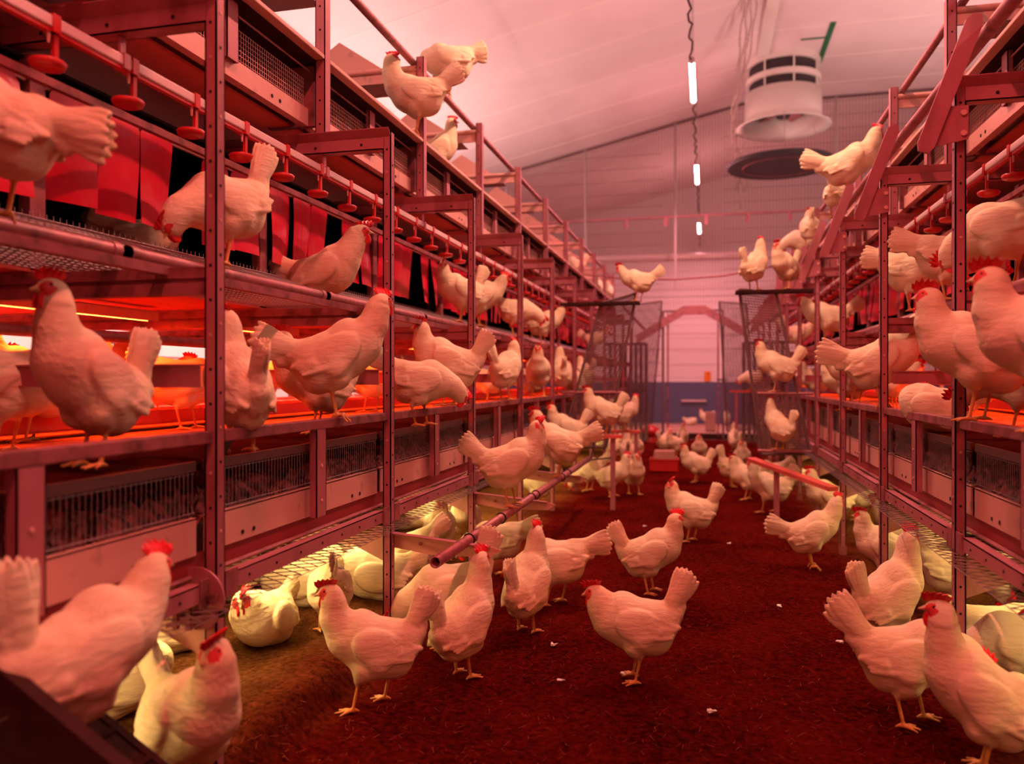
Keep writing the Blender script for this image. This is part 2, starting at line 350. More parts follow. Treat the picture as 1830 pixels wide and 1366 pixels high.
for i in range(4):
    dx = .05*i
    P = [(.50+dx, 10.9, 6.28), (.47+dx+rs.uniform(-.03, .03), 11.9, 5.98), (.43+dx*.6, 12.9, 5.62), (.40+dx*.3, 13.6, 5.35), (.50+dx*.4, 14.4, 4.9), (.52+dx*1.4, 15.2, 4.6), (.5+dx, 15.45, 4.26)]
    Q = []
    for a, c in zip(P, P[1:]):
        for k in range(6):
            u = k/6; Q.append(tuple(a[j]*(1-u)+c[j]*u+(.02*math.sin(k*1.4+i*2+a[1]) if j != 1 else 0)-(.5 if j == 0 else 10.9 if j == 1 else 6.28) for j in range(3)))
    b = MB(); b.tube(Q+[(P[-1][0]-.5, P[-1][1]-10.9, P[-1][2]-6.28)], .012, 6); b.build('strand', 'rope', cb)
b = MB(); b.box((.80, 3, RZ-.05), (.97, 13.2, RZ-.001)); tag(b.build('ceiling_duct', 'fan_white'), 'pale flat cable duct along the ceiling ending at the exhaust chimney', 'duct')
b = MB(); b.box((1.75, 12.3, RZ-.012), (1.83, 13.85, RZ-.001)); b.box((1.40, 12.80, RZ-.012), (1.75, 12.84, RZ-.001))
tag(b.build('ceiling_tape', 'green'), 'dark green tape mark on the ceiling above the exhaust chimney', 'tape')

# ---------------------------------------------------------------- the two aviary racks
PITCH = 1.212
def rack(side):
    s = -1 if side == 'left' else 1
    X0 = -1.283 if s < 0 else .848
    F = [(1.9 if s < 0 else 3.06)+PITCH*k for k in (range(-1, 11) if s < 0 else range(-2, 10))]
    n = len(F)
    def x(u): return X0+s*u
    root = thing('aviary_rack', f'long galvanized steel aviary rack with three tiers along the {side} side of the aisle', 'rack', (0, 0, 0))
    def bx(b, u0, u1, y0, y1, z0, z1, mi=0): return b.box((x(u0), y0, z0), (x(u1), y1, z1), mi)
    def P(b, name, m, bev=0): return b.build(name, m, root, bev)
    for k, y in enumerate(F):
        near = y < 8
        # front post: C profile, web towards the aisle end, with punched holes and bolts
        b = MB(); z0 = -.06
        bx(b, -.012, .024, y-.02, y-.016, z0, 2.145); bx(b, -.012, -.007, y-.02, y+.018, z0, 2.145); bx(b, .019, .024, y-.02, y+.018, z0, 2.145)
        bx(b, -.012, -.002, y+.014, y+.018, z0, 2.145); bx(b, .014, .024, y+.014, y+.018, z0, 2.145)
        if near:
            for q in range(22):
                zz = .12+.093*q
                b.disc((x(.006), y-.0205, zz), (0, -1, 0), .0045, .002, 8, 1 if q % 4 else 2)
                b.disc((x(-.0125), y-.002, zz+.03), (1, 0, 0), .0045, .002, 8, 1 if q % 3 else 2)
        P(b, 'post', ['steel', 'hole', 'white_steel'])
        b = MB(); bx(b, -.015, .027, y-.024, y+.022, -.02, .05); P(b, 'post_foot', 'steel_dirty')
        # rear posts
        b = MB(); bx(b, 2.46, 2.51, y-.02, y+.02, -.05, 2.95); P(b, 'rear_post', 'steel_dirty')
        # top crossbeam: channel with a flared lip
        b = MB(); bx(b, .02, 1.15, y-.022, y-.018, 2.075, 2.125); bx(b, .02, 1.15, y-.022, y+.030, 2.075, 2.079)
        b.prism([(x(-.01), y-.018, 2.125), (x(-.01), y-.045, 2.155), (x(-.01), y-.045, 2.158), (x(-.01), y-.014, 2.128)], (s*1.16, 0, 0))
        bx(b, .02, 1.15, y+.026, y+.030, 2.075, 2.14)
        if near:
            for uu in (.12, .33, .55): b.disc((x(uu), y-.0225, 2.098), (0, -1, 0), .006, .003, 8, 1)
        P(b, 'top_crossbeam', ['steel', 'hole'])
        # middle crossbeam (two ribs) and lower crossbeam
        b = MB(); bx(b, .02, 2.48, y-.015, y+.02, 1.345, 1.378); bx(b, .02, 2.48, y-.006, y+.012, 1.378, 1.39); bx(b, .02, 2.48, y-.015, y+.02, 1.39, 1.42); P(b, 'middle_crossbeam', 'steel_dirty')
        b = MB(); bx(b, .05, 2.48, y-.004, y, 1.094, 1.155); bx(b, .05, 2.48, y-.012, y+.03, 1.153, 1.158); bx(b, .05, 2.48, y-.012, y, 1.094, 1.098); P(b, 'tier_crossbeam', 'steel')
        b = MB(); bx(b, .0, 2.48, y+.005, y+.012, .42, .50); b.prism([(x(.02), y+.004, .50), (x(.36), y+.004, .50), (x(.02), y+.004, .35)], (0, .004, 0)); P(b, 'lower_crossbeam', 'white_steel')
        b = MB(); bx(b, .1, 2.45, y-.01, y+.03, .74, .80); P(b, 'belt_beam', 'steel_dirty')
        # gusset
        b = MB(); b.prism([(x(.0), y+.03, .945), (x(.0), y+.075, .945), (x(.0), y+.03, .90)], (s*.03, 0, 0)); P(b, 'gusset', 'hole')
        # upper frame
        b = MB(); bx(b, .285, .289, y-.025, y+.025, 2.14, 2.965); bx(b, .285, .330, y-.025, y-.021, 2.14, 2.965); bx(b, .326, .33, y-.025, y+.025, 2.14, 2.965)
        if near:
            for q in range(8): b.disc((x(.308), y-.0255, 2.2+.1*q), (0, -1, 0), .0045, .002, 8, 1)
        P(b, 'upper_post', ['steel', 'hole'])
        b = MB(); bx(b, .33, 2.2, y-.012, y-.008, 2.835, 2.91); b.tube([(x(.33), y-.012, 2.905), (x(2.2), y-.012, 2.905)], .018, 8); bx(b, .33, 2.2, y-.02, y-.008, 2.832, 2.84); P(b, 'upper_crossbeam', 'white_steel')
        b = MB(); bx(b, .345, .56, y-.01, y+.018, 2.20, 2.455); P(b, 'end_plate', 'steel_dirty')
        if k >= 2:
            b = MB(); b.prism([(x(.50), y+.02, 2.895), (x(.83), y+.02, 3.115), (x(1.16), y+.02, 2.895)], (0, .34, 0)); P(b, 'gable_cover', 'white_steel')
    for k in range(n-1):
        y0, y1 = F[k], F[k+1]; ym = (y0+y1)/2; near = y0 < 7
        # perch rail at the edge of the middle tier
        b = MB(); bx(b, .0, .042, y0+.027, y1-.022, .945, .978); P(b, 'perch_rail', 'steel_dirty', .003)
        b = MB(); bx(b, .002, .006, ym-.035, ym+.035, .645, .945); bx(b, .002, .028, ym-.035, ym-.031, .645, .945); bx(b, .002, .028, ym+.031, ym+.035, .645, .945)
        for zz in (.70, .82): b.disc((x(.001), ym, zz), (1, 0, 0), .006, .004, 8, 1)
        P(b, 'hanger', ['steel', 'white_steel'])
        # wire front of the droppings belt
        b = MB(); sg = []
        q = y0+.03
        st = .018 if near else .03
        while q < y1-.02: sg.append(((x(.055), q, .752), (x(.055), q, .872))); q += st
        for zz in (.757, .862): sg.append(((x(.055), y0+.02, zz), (x(.055), y1-.02, zz)))
        b.wires(sg, .0011); bx(b, .05, .06, y0+.02, y1-.02, .868, .895, 1); P(b, 'belt_wire_front', ['wire', 'wire_dark'])
        # belt trough and underside
        L = y1-y0
        b = MB(); bx(b, .05, .056, y0+.02, y1-.02, .642, .742); bx(b, .05, .075, y0+.02, y1-.02, .738, .744)
        bx(b, .056, .062, y0, y1, .588, .645, 1)
        if near:
            for uu in (.20, .26, .95, 1.02): b.disc((x(.0495), y0+uu, .665), (1, 0, 0), .007, .003, 8, 2)
        P(b, 'belt_trough', ['white_steel', 'belt_red', 'hole'])
        b = MB(); b.tube([(x(.048), y0, .588), (x(.048), y1, .588)], .007, 6); P(b, 'tie_rod', 'pipe_steel')
        b = MB(); b.box((x(.17), y0, .586), (x(2.4), y1, .592)); P(b, 'belt_underside', 'white_steel')
        # lower perch angle + expanded-wire shelf
        b = MB(); bx(b, -.004, .0, y0+.07, y1-.07, .533, .580); bx(b, -.004, .035, y0+.07, y1-.07, .577, .580)
        if near:
            for q in range(7): b.disc((x(-.005), y0+.15+.15*q, .555), (1, 0, 0), .0045, .002, 8, 1)
        P(b, 'lower_perch', ['steel', 'hole'])
        for yy in (y0, y1):
            b = MB(); a0, a1 = (yy+.026, yy+.085) if yy == y0 else (yy-.085, yy-.022)
            bx(b, -.010, -.004, a0, a1, .520, .592); P(b, 'perch_bracket', 'steel_dirty')
        b = MB(); sg = []
        sp = .055 if near else .085
        L = y1-y0; U0, U1 = -.07, 1.0
        q = -1.1
        while q < L+1.1:
            for sl in (1, -1):
                # diagonal wire across the shelf
                ya, yb = (q, q+.62*(U1-U0)) if sl > 0 else (q, q-.62*(U1-U0))
                ta, tb = 0, 1
                lo_, hi_ = sorted(((0-ya)/(yb-ya), (L-ya)/(yb-ya))); ta = max(0, lo_); tb = min(1, hi_)
                if tb > ta: sg.append(((x(U0+(U1-U0)*ta), y0+ya+(yb-ya)*ta, .515), (x(U0+(U1-U0)*tb), y0+ya+(yb-ya)*tb, .515)))
            q += sp
        sg += [((x(u), y0, .512), (x(u), y1, .512)) for u in (-.07, .2, .6, 1.0)]
        b.wires(sg, .0015); P(b, 'wire_shelf', 'wire_dark')
        b = MB(); b.prism([(x(.55), y0+.06, .405), (x(1.0), y0+.06, .475), (x(1.0), y0+.06, .471), (x(.55), y0+.06, .401)], (0, L-.18, 0)); P(b, 'apron_sheet', 'white_steel')
        # middle tier floor, droppings below its edge, feeder, inner perch
        b = MB(); bx(b, .38, 2.4, y0, y1, .880, .900); P(b, 'tier_floor', 'tier_litter')
        b = MB(); b.prism([(x(.07), y0, .885), (x(.38), y0, .900), (x(.38), y0, .880), (x(.07), y0, .870)], (0, L, 0)); P(b, 'tier_lip', 'shaded_litter')  # front strip of the tier floor, its shade painted in
        b = MB(); nx, ny = 8, 40; rs = np.random.RandomState(k+(50 if s > 0 else 0))
        h = .715+rs.rand(nx+1, ny+1)*.085; h[0] -= .03
        b.add([(x(.062+.03*i), y0+L*j/ny, h[i, j]+.01*i) for i in range(nx+1) for j in range(ny+1)], [(i*(ny+1)+j, (i+1)*(ny+1)+j, (i+1)*(ny+1)+j+1, i*(ny+1)+j+1) for i in range(nx) for j in range(ny)])
        P(b, 'droppings', 'dung')['kind'] = 'stuff'
        b = MB(); b.tube([(x(.72), y0, 1.265), (x(.72), y1, 1.265)], .020, 10); P(b, 'inner_perch', 'pipe_steel')
        b = MB(); b.tube([(x(1.55), y0, 1.20), (x(1.55), y1, 1.20)], .017, 10); P(b, 'inner_perch', 'pipe_steel')
        b = MB(); bx(b, 1.00, 1.03, y0, y1, .93, .985); bx(b, 1.12, 1.15, y0, y1, .93, .985); bx(b, 1.0, 1.15, y0, y1, .925, .932)
        for q in range(12): bx(b, 1.0, 1.15, y0+.05+.1*q, y0+.056+.1*q, .985, .991)
        P(b, 'feed_trough', 'board')
        b = MB(); b.tube([(x(1.40), y0, 1.075), (x(1.40), y1, 1.075)], .012, 8); b.tube([(x(1.40), y0+.3, 1.075), (x(1.40), y0+.3, 1.34)], .011, 8); b.tube([(x(1.40), y0+.9, 1.075), (x(1.40), y0+.9, 1.34)], .011, 8); P(b, 'inner_drinker_pipe', 'red_plastic')
        b = MB(); bx(b, 1.9, 1.95, y0, y1, .90, .955); P(b, 'tier_sill', 'white_steel')
        b = MB(); bx(b, 2.42, 2.43, y0+.02, y1-.02, .90, .96); P(b, 'rear_rail', 'steel')
        # underside of the nest tier: red sheet, wire lip, perch pipe
        b = MB(); bx(b, .60, 2.3, y0, y1, 1.425, 1.435); P(b, 'nest_underside', 'board')
        b = MB(); sg = []
        q = y0
        while q < y1: sg.append(((x(.22), q, 1.435), (x(.62), q, 1.435))); sg.append(((x(.36), q, 1.50), (x(.60), q, 1.585))); sg.append(((x(.60), q, 1.545), (x(.60), q, 1.60))); q += .025 if near else .05
        for j in range(12): sg.append(((x(.22+.036*j), y0, 1.435), (x(.22+.036*j), y1, 1.435)))
        for j in range(6): sg.append(((x(.36+.048*j), y0, 1.50+.017*j), (x(.36+.048*j), y1, 1.50+.017*j)))
        b.wires(sg, .0013); bx(b, .585, .60, y0, y1, 1.50, 1.55, 1); P(b, 'nest_wire_lip', ['wire', 'steel_dirty'])
        b = MB(); b.tube([(x(.30), y0+.02, 1.472), (x(.30), y1-.02, 1.472)], .021, 12); b.tube([(x(.30), y0+.02, 1.472), (x(.30), y0+.05, 1.472)], .024, 12); b.tube([(x(.30), y1-.05, 1.472), (x(.30), y1-.02, 1.472)], .024, 12); P(b, 'nest_perch', 'pipe_steel')
        b = MB(); bx(b, .14, .17, y0, y1, 1.40, 1.425); P(b, 'nest_edge_rail', 'steel_dirty')
        # above the nests: belt, trough, wire strip, top platform
        b = MB(); bx(b, .46, 2.3, y0, y1, 2.205, 2.217); P(b, 'upper_belt_underside', 'board', 0)
        b = MB(); bx(b, .365, .371, y0+.02, y1-.02, 2.20, 2.27); bx(b, .365, .40, y0+.02, y1-.02, 2.196, 2.2)
        if near:
            for uu in (.2, .27, .9, .96): b.disc((x(.3645), y0+uu, 2.225), (1, 0, 0), .008, .003, 8, 1)
        P(b, 'upper_trough', ['white_steel', 'hole'])
        b = MB(); sg = []
        q = y0+.03
        while q < y1-.02: sg.append(((x(.385), q, 2.27), (x(.385), q, 2.40))); q += .016 if near else .03
        for j in range(8): sg.append(((x(.385), y0+.02, 2.272+.018*j), (x(.385), y1-.02, 2.272+.018*j)))
        b.wires(sg, .0013); P(b, 'upper_wire_front', 'white_steel')
        b = MB(); bx(b, .40, 1.2, y0+.02, y1-.02, 2.262, 2.268); P(b, 'upper_belt', 'edge_strip')
        b = MB(); b.tube([(x(.36), y0, 2.43), (x(.36), y1, 2.43)], .004, 5); P(b, 'upper_tie_rod', 'pipe_steel')
        b = MB(); bx(b, .345, .349, ym-.035, ym+.035, 2.25, 2.46); bx(b, .345, .365, ym-.035, ym-.031, 2.25, 2.46); bx(b, .345, .365, ym+.031, ym+.035, 2.25, 2.46); P(b, 'upper_hanger', 'steel')
        b = MB(); bx(b, .285, .33, y0+.026, y1-.026, 2.472, 2.49); P(b, 'platform_edge', 'edge_strip', .003)
        b = MB(); bx(b, .33, 2.3, y0, y1, 2.466, 2.486); P(b, 'top_platform', 'board_dark')
        b = MB(); b.tube([(x(.36), y0, 2.945), (x(.36), y1, 2.945)], .021, 12); P(b, 'top_perch', 'pipe_steel')
        b = MB(); b.tube([(x(1.5), y0, 2.945), (x(1.5), y1, 2.945)], .021, 12); P(b, 'top_perch', 'pipe_steel')
    if s > 0:
        # slanted arms on the aisle side carrying a long perch pipe
        for k, y in enumerate(F):
            b = MB(); yy = y-.045
            b.prism([(x(-.10), yy, 1.915), (x(.024), yy, 1.94), (x(.024), yy, 2.055), (x(-.05), yy, 2.055), (x(-.085), yy, 2.02)], (0, .006, 0))
            for uu, zz in ((.008, 1.96), (.008, 2.03), (-.075, 1.975)): b.disc((x(uu), yy-.003, zz), (0, -1, 0), .010, .006, 10, 1)
            P(b, 'arm_plate', ['steel', 'white_steel'])
            b = MB(); a = Vector((x(-.115), 0, 1.915)); c = Vector((x(.04), 0, 2.335)); d = (c-a).normalized(); w = Vector((-d.z, 0, d.x))*.028
            pts = [a-w, a+w]; pts = [a-w*.6, a-w, c-w, c-w*.5+d*.03, c+w*.5+d*.03, c+w, a+w, a+w*.6]
            pts = [a-w*.6-d*.015, a-w+d*.01, c-w, c-w*.45+d*.028, c+w*.45+d*.028, c+w, a+w+d*.01, a+w*.6-d*.015]
            b.prism([(p.x, yy-.012, p.z) for p in pts], (0, .011, 0)); P(b, 'perch_arm', 'steel')
        for k in range(n-1):
            b = MB(); b.tube([(x(.095), F[k]-.045, 2.315), (x(.095), F[k+1]-.045, 2.315)], .024, 12); P(b, 'arm_perch', 'pipe_steel')
    else:
        # round idler plate with its adjuster bars on the front post nearest the camera
        yy = F[1]-.045
        b = MB(); b.disc((x(.03), yy, .535), (0, 1, 0), .083, .006, 40); b.disc((x(-.045), yy-.004, .50), (0, 1, 0), .010, .006, 12, 1)
        o = P(b, 'idler_plate', ['steel', 'hole'])
        for zz, tl in ((.535, .02), (.485, .03)):
            b = MB(); b.prism([(x(.11), yy-.02, zz-tl), (x(-.04), yy-.02, zz+tl*.4), (x(-.04), yy-.02, zz+tl*.4+.012), (x(.11), yy-.02, zz-tl+.012)], (0, .010, 0)); q = b.build('adjuster_bar', 'steel_dirty', o)
        for uu in (.035, .075):
            b = MB(); bx(b, uu, uu+.012, yy-.024, yy-.01, .455, .575); b.build('adjuster_strap', 'steel_dirty', o)
    return F, x
FL, xl = rack('left')
FR, xr = rack('right')

# ---------------------------------------------------------------- nest boxes with their red curtains
def side_word(s): return 'left' if s < 0 else 'right'
ORD = ['nearest', 'second nearest', 'third nearest', 'fourth', 'fifth', 'sixth', 'seventh', 'eighth', 'ninth', 'tenth', 'eleventh']
def nests(F, x, s):
    rs = random.Random(11+s)
    for k in range(len(F)-1):
        y0 = F[k]+.02; L = F[k+1]-F[k]
        lab = f'{ORD[k]} nest box with red plastic curtain strips in the {side_word(s)} rack' if k < 3 else f'{ORD[k]} nest box along the {side_word(s)} rack, red strips hanging over its dark opening'
        t = thing('nest_box', lab, 'nest box', (x(.62), y0, 1.55), f'nest boxes of the {side_word(s)} rack')
        def bx(b, u0, u1, a0, a1, z0, z1, mi=0): return b.box((s*u0, a0, z0), (s*u1, a1, z1), mi)
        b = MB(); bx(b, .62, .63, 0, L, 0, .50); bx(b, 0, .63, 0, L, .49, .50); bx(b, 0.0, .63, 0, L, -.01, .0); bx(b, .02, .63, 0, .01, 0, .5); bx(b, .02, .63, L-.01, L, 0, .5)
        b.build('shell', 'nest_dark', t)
        b = MB(); bx(b, -.02, .02, -.03, .025, -.12, .50); b.build('upright', 'steel_dirty', t)
        b = MB(); bx(b, -.005, .006, .03, L-.03, .425, .465); b.build('strip_rail', 'white_steel', t)
        b = MB(); bx(b, -.004, .008, .03, L-.03, .005, .03); b.build('sill', 'red_plastic', t)
        slots = [1, 1, 1, 0, 1, 1] if rs.random() < .75 else [1, 0, 1, 1, 1, 1]
        wdt = (L-.09)/6
        for j, on in enumerate(slots):
            if not on: continue
            a0 = .05+wdt*j+rs.uniform(-.006, .006); a1 = a0+wdt*rs.uniform(.88, .97)
            tilt = rs.uniform(-.02, .03); tw = rs.uniform(-.028, .028); ln = rs.uniform(.345, .375)
            b = MB(); V = []; rows = 9
            for i in range(rows):
                v = i/(rows-1); z = .455-ln*v
                ins = .38*max(0, 1-v*9)*(a1-a0)*.5
                for q in range(5):
                    w = q/4; yy = a0+ins+(a1-a0-2*ins)*w+tilt*v*.6
                    V.append((s*(-.016-.012*math.sin(v*2.6+j)-tw*(w-.5)*v*2-.006*math.sin(w*3.1)), yy, z))
            nq = len(V); V += [(p[0]+s*.003, p[1], p[2]) for p in V]
            f = []
            for i in range(rows-1):
                for q in range(4):
                    a = i*5+q; f += [(a, a+1, a+6, a+5), (nq+a, nq+a+5, nq+a+6, nq+a+1)]
            edge = [i*5 for i in range(rows)]+[(rows-1)*5+q for q in range(1, 5)]+[i*5+4 for i in range(rows-2, -1, -1)]+[3, 2, 1]
            f += [(edge[i], edge[(i+1) % len(edge)], nq+edge[(i+1) % len(edge)], nq+edge[i]) for i in range(len(edge))]
            b.add(V, f, 0, False)
            o = b.build('curtain_strip', 'flap', t)
            b = MB(); b.disc((s*-.020, (a0+a1)/2, .445), (1, 0, 0), .008, .006, 8); b.build('stud', 'pvc', o)
nests(FL, xl, -1); nests(FR, xr, 1)

# ---------------------------------------------------------------- drinker lines: square pipe, red nipple cups on straps
def drinker(F, x, s, y_first):
    t = thing('drinker_line', f'pale drinker pipe with hanging red cups in front of the {side_word(s)} nest boxes', 'drinker', (x(.30), F[0], 2.0))
    L = F[-1]-F[0]
    b = MB(); b.box((-.014, 0, -.012), (.014, L, .018)); b.build('pipe', 'pvc', t, .004)
    b = MB(); b.box((-.009, 0, -.022), (.009, L, -.012)); b.build('red_rail', 'red_plastic', t)
    b = MB(); b.box((s*.16-.010, 0, -.085), (s*.16+.010, L, -.062)); b.build('rear_rail', 'steel_dirty', t)
    for k in range(len(F)):
        b = MB(); b.box((-.004, PITCH*k-.01, .018), (.004, PITCH*k+.01, .085)); b.box((-.019, PITCH*k-.012, -.02), (.019, PITCH*k+.012, .022)); b.build('clamp', 'steel', t)
    # one cup, then copies
    b = MB()
    b.box((-.018, -.012, -.022), (.018, .012, .022))
    b.box((-.005, .004, -.10), (.005, .018, -.02))
    b.tube([(0, -.012, -.118), (0, -.012, -.112), (0, -.012, -.100), (0, -.012, -.096)], [.026, .040, .044, .040], 14)
    b.tube([(0, -.012, -.112), (0, -.012, -.085)], [.008, .006], 8)
    b.tube([(s*-.002, -.012, -.022), (s*-.002, -.012, -.050)], [.005, .003], 6, 1)
    c0 = b.build('cup', ['red_plastic', 'white_steel'], t)
    y = y_first-F[0]; first = True
    while y < L-.05:
        if first: c0.location = (0, y, 0); first = False
        else: put(c0.data, 'cup', t, (0, y, 0))
        y += .282
drinker(FL, xl, -1, 1.09); drinker(FR, xr, 1, .9)

# ---------------------------------------------------------------- strips of light inside the racks
for s, F, x in ((-1, FL, xl), (1, FR, xr)):
    for u, z in ((1.02, 1.385), (1.95, 1.36)):
        for k in range(1, len(F)-1):
            if k % 2 == 0 and F[k] > 7: continue
            fw = 'front' if u < 1 else 'rear'
            t = thing('tier_lamp', f'glowing orange light strip under the nest boxes in the {side_word(s)} rack, {fw} line', 'lamp', (x(u), F[k]+.15, z), f'orange {fw} light strips of the {side_word(s)} rack')
            b = MB(); b.box((-.012, 0, .0), (.012, .9, .02)); b.box((-.028, 0, -.02), (-.024, .9, .02)); b.box((.024, 0, -.02), (.028, .9, .02)); b.box((-.028, 0, .018), (.028, .9, .022)); b.build('housing', 'pvc', t)
            MB().box((-.010, 0, -.008), (.010, .9, 0)).build('light_strip', 'tier_glow', t)
            area('tier_light', (0, .45, -.012), TIER_RGB, TIER_W*(.75 if u < 1.5 else 1), .03, .9, (0, 0, 0), t)
    for k in range(0, len(F)-1):
        if k > 5 and k % 2: continue
        t = thing('low_lamp', f'warm light strip under the lowest belt of the {side_word(s)} rack', 'lamp', (x(.40), F[k]+.2, .572), f'warm light strips under the {side_word(s)} rack')
        MB().box((-.012, 0, 0), (.012, .8, .018)).build('housing', 'pvc', t)
        MB().box((-.010, 0, -.006), (.010, .8, 0)).build('light_strip', 'low_glow', t)
        area('low_light', (0, .4, -.010), LOW_RGB, LOW_W*(1 if s < 0 else .42), .03, .8, (0, 0, 0), t)
    for k in (1, 3, 5, 7, 9):  # unseen tubes added to brighten the side walls and the ceiling
        t = thing('added_side_lamp', f'added pale light tube, unseen, over the outer aisle behind the {side_word(s)} rack', 'lamp', (x(3.3), F[k], 2.5), f'added outer aisle tubes behind the {side_word(s)} rack')
        MB().tube([(0, 0, 0), (0, 1.2, 0)], .02, 8).build('tube', 'pvc', t)
        MB().box((-.03, -.02, .02), (.03, 1.22, .05)).build('housing', 'pvc', t)
        for yy in (.1, 1.1): MB().tube([(0, yy, .05), (0, yy, roof_z(x(3.3))-2.5)], .004, 5).build('hanger_wire', 'wire', t)
        area('added_side_light', (0, .6, -.03), SIDE_RGB, 60, .05, 1.2, (0, 0, 0), t)
        area('added_up_light', (0, .6, .06), UP_RGB, UP_W*{1: .7, 3: .8, 5: 1.0, 7: 1.2, 9: 1.7}[k], .05, 1.2, (math.pi, 0, 0), t)  # upward wash added for the ceiling alone

for s in (-1, 1):  # tubes added out of view to whiten the hens on top
    hx = -3.6 if s < 0 else 3.3
    t = thing('added_high_lamp', f'added pale light tube, out of view, high over the outer aisle behind the {side_word(s)} rack', 'lamp', (hx, .2, 4.4))
    MB().tube([(0, 0, 0), (0, 1.2, 0)], .02, 8).build('tube', 'pvc', t)
    MB().box((-.03, -.02, .02), (.03, 1.22, .05)).build('housing', 'pvc', t)
    for yy in (.1, 1.1): MB().tube([(0, yy, .05), (0, yy, roof_z(hx)-4.4)], .004, 5).build('hanger_wire', 'wire', t)
    area('added_high_light', (0, .6, -.03), (1, .64, .50), 60, .06, 1.2, (0, 0, 0), t)

# ---------------------------------------------------------------- aisle perch on its brackets, left of the aisle
t = thing('perch_pole', 'low steel perch pole on brackets along the left side of the aisle', 'perch', (-.955, 2.74, .452))
b = MB()
N = 14; yA, yB = 0, 3.9
b.add([(r*math.cos(k*2*math.pi/N), y, r*math.sin(k*2*math.pi/N)) for r, y in ((.022, yA), (.022, yB), (.018, yB), (.018, yA)) for k in range(N)],
      [(i*N+k, i*N+(k+1) % N, ((i+1) % 4)*N+(k+1) % N, ((i+1) % 4)*N+k) for i in range(4) for k in range(N)], 0, True)
b.build('pole', 'pipe_steel', t)
b = MB(); b.disc((0, .06, 0), (0, 1, 0), .0178, .002, 14); b.build('bore', 'hole', t)
for k in (2, 3, 4):
    y = FL[k]-2.74
    b = MB(); b.prism([(-.33, y+.02, -.04), (-.33, y+.02, .022), (.10, y+.02, -.018), (.145, y+.02, -.03), (.10, y+.02, -.062), (-.15, y+.02, -.065)], (0, .004, 0))
    b.prism([(-.33, y-.012, .022), (-.33, y+.024, .022), (.10, y+.024, -.018), (.10, y-.012, -.018)], (0, 0, .004), 1)
    b.disc((-.20, y+.018, -.02), (0, 1, 0), .008, .006, 10, 1); b.build('bracket_arm', ['white_steel', 'steel'], t)
    b = MB(); b.tube([(.025*math.cos(a), y+.05, .025*math.sin(a)-.0) for a in [q*math.pi/8 for q in range(-2, 11)]], .004, 6); b.build('clip', 'dark_metal', t)
for yy in (.95, 1.75, 2.6):
    b = MB(); b.tube([(.025*math.cos(a), yy, .025*math.sin(a)) for a in [q*math.pi/8 for q in range(17)]], .004, 6, caps=False); b.build('clip', 'dark_metal', t)
b = MB(); b.prism([(-.05, 3.86, -.02), (.18, 3.9, .005), (.18, 3.9, .012), (-.05, 3.86, -.01)], (0, .07, 0)); b.tube([(.02, 3.86, 0), (.05, 3.88, .17)], .006, 6); b.build('end_hook', 'dark_metal', t)

# feed tray with its pecking block, far down the aisle
t = thing('pecking_tray', 'red plastic tray standing on the litter in the far middle of the aisle', 'tray', (-.50, 9.95, 0))
b = MB(); w, d, h = .172, .12, .15
b.prism([(-w, -d, -.01), (w, -d, -.01), (w, d, -.01), (-w, d, -.01)], (0, 0, .02))
for q in (((-w, -d), (w, -d+.012)), ((-w, d-.012), (w, d)), ((-w, -d), (-w+.012, d)), ((w-.012, -d), (w, d))): b.box((*q[0], -.01), (*q[1], h))
b.build('tray', 'red_plastic', t, .006)
b = MB(); b.box((-w-.008, -d-.008, h-.012), (w+.008, -d+.004, h)); b.box((-w-.008, d-.004, h-.012), (w+.008, d+.008, h)); b.build('rim', 'red_plastic', t)
b = MB(); b.prism([(-.14, -.09, .012), (.14, -.09, .012), (.125, -.085, .25), (-.12, -.085, .245)], (0, .17, 0))
tag(b.build('pecking_block', 'block', None, .012), 'pale reddish pecking block set in the red tray', 'feed block').location = (-.50, 9.95, 0)

# mesh ramps that swing out from the racks far down the aisle
def ramp(label, c, name='mesh_wing'):
    """c: four corners top-in, top-out, bottom-out, bottom-in"""
    t = thing(name, label, 'mesh panel', tuple(sum(Vector(p) for p in c)/4 if False else (Vector(c[0])+Vector(c[1])+Vector(c[2])+Vector(c[3]))/4))
    o = Vector(t.location); c = [Vector(p)-o for p in c]
    for i in range(4): MB().tube([c[i], c[(i+1) % 4]], .012, 8).build('frame_bar', 'wire_dark', t)
    sg = []; NX, NZ = 26, 60
    for k in range(1, NX): sg.append((c[0].lerp(c[1], k/NX), c[3].lerp(c[2], k/NX)))
    for k in range(1, NZ): sg.append((c[0].lerp(c[3], k/NZ), c[1].lerp(c[2], k/NZ)))
    MB().wires(sg, .0030).build('wire_panel', 'wire_dark', t)
    return t
def wing_bars(t, bars, plank):
    o = Vector(t.location)
    for a, c in bars: MB().tube([Vector(a)-o, Vector(c)-o], .012, 8).build('perch_bar', 'pipe_steel', t)
    a, c = (Vector(p)-o for p in plank); MB().box((a.x, a.y-.07, a.z-.025), (c.x, c.y+.07, c.z)).build('top_plank', 'board_dark', t)
t = ramp('tall mesh wing panel leaning out from the right rack far down the aisle', [(.27, 7, 1.88), (.57, 7, 1.84), (.84, 7, .50), (.45, 7, .49)])
wing_bars(t, [((.42, 7, 1.0), (.86, 7, 1.0)), ((.42, 6.95, .523), (.86, 6.95, .523))], ((.24, 7, 1.865), (.86, 7, 1.865)))
ramp('mesh wing panel nearest the wire door on the right side', [(.20, 13, 2.35), (.62, 13, 2.3), (.72, 13, .35), (.32, 13, .30)])
t = ramp('tall mesh wing panel leaning out from the left rack far down the aisle', [(-.926, 7.2, 1.81), (-.61, 7.2, 1.89), (-.88, 7.2, .5), (-1.30, 7.2, .5)])
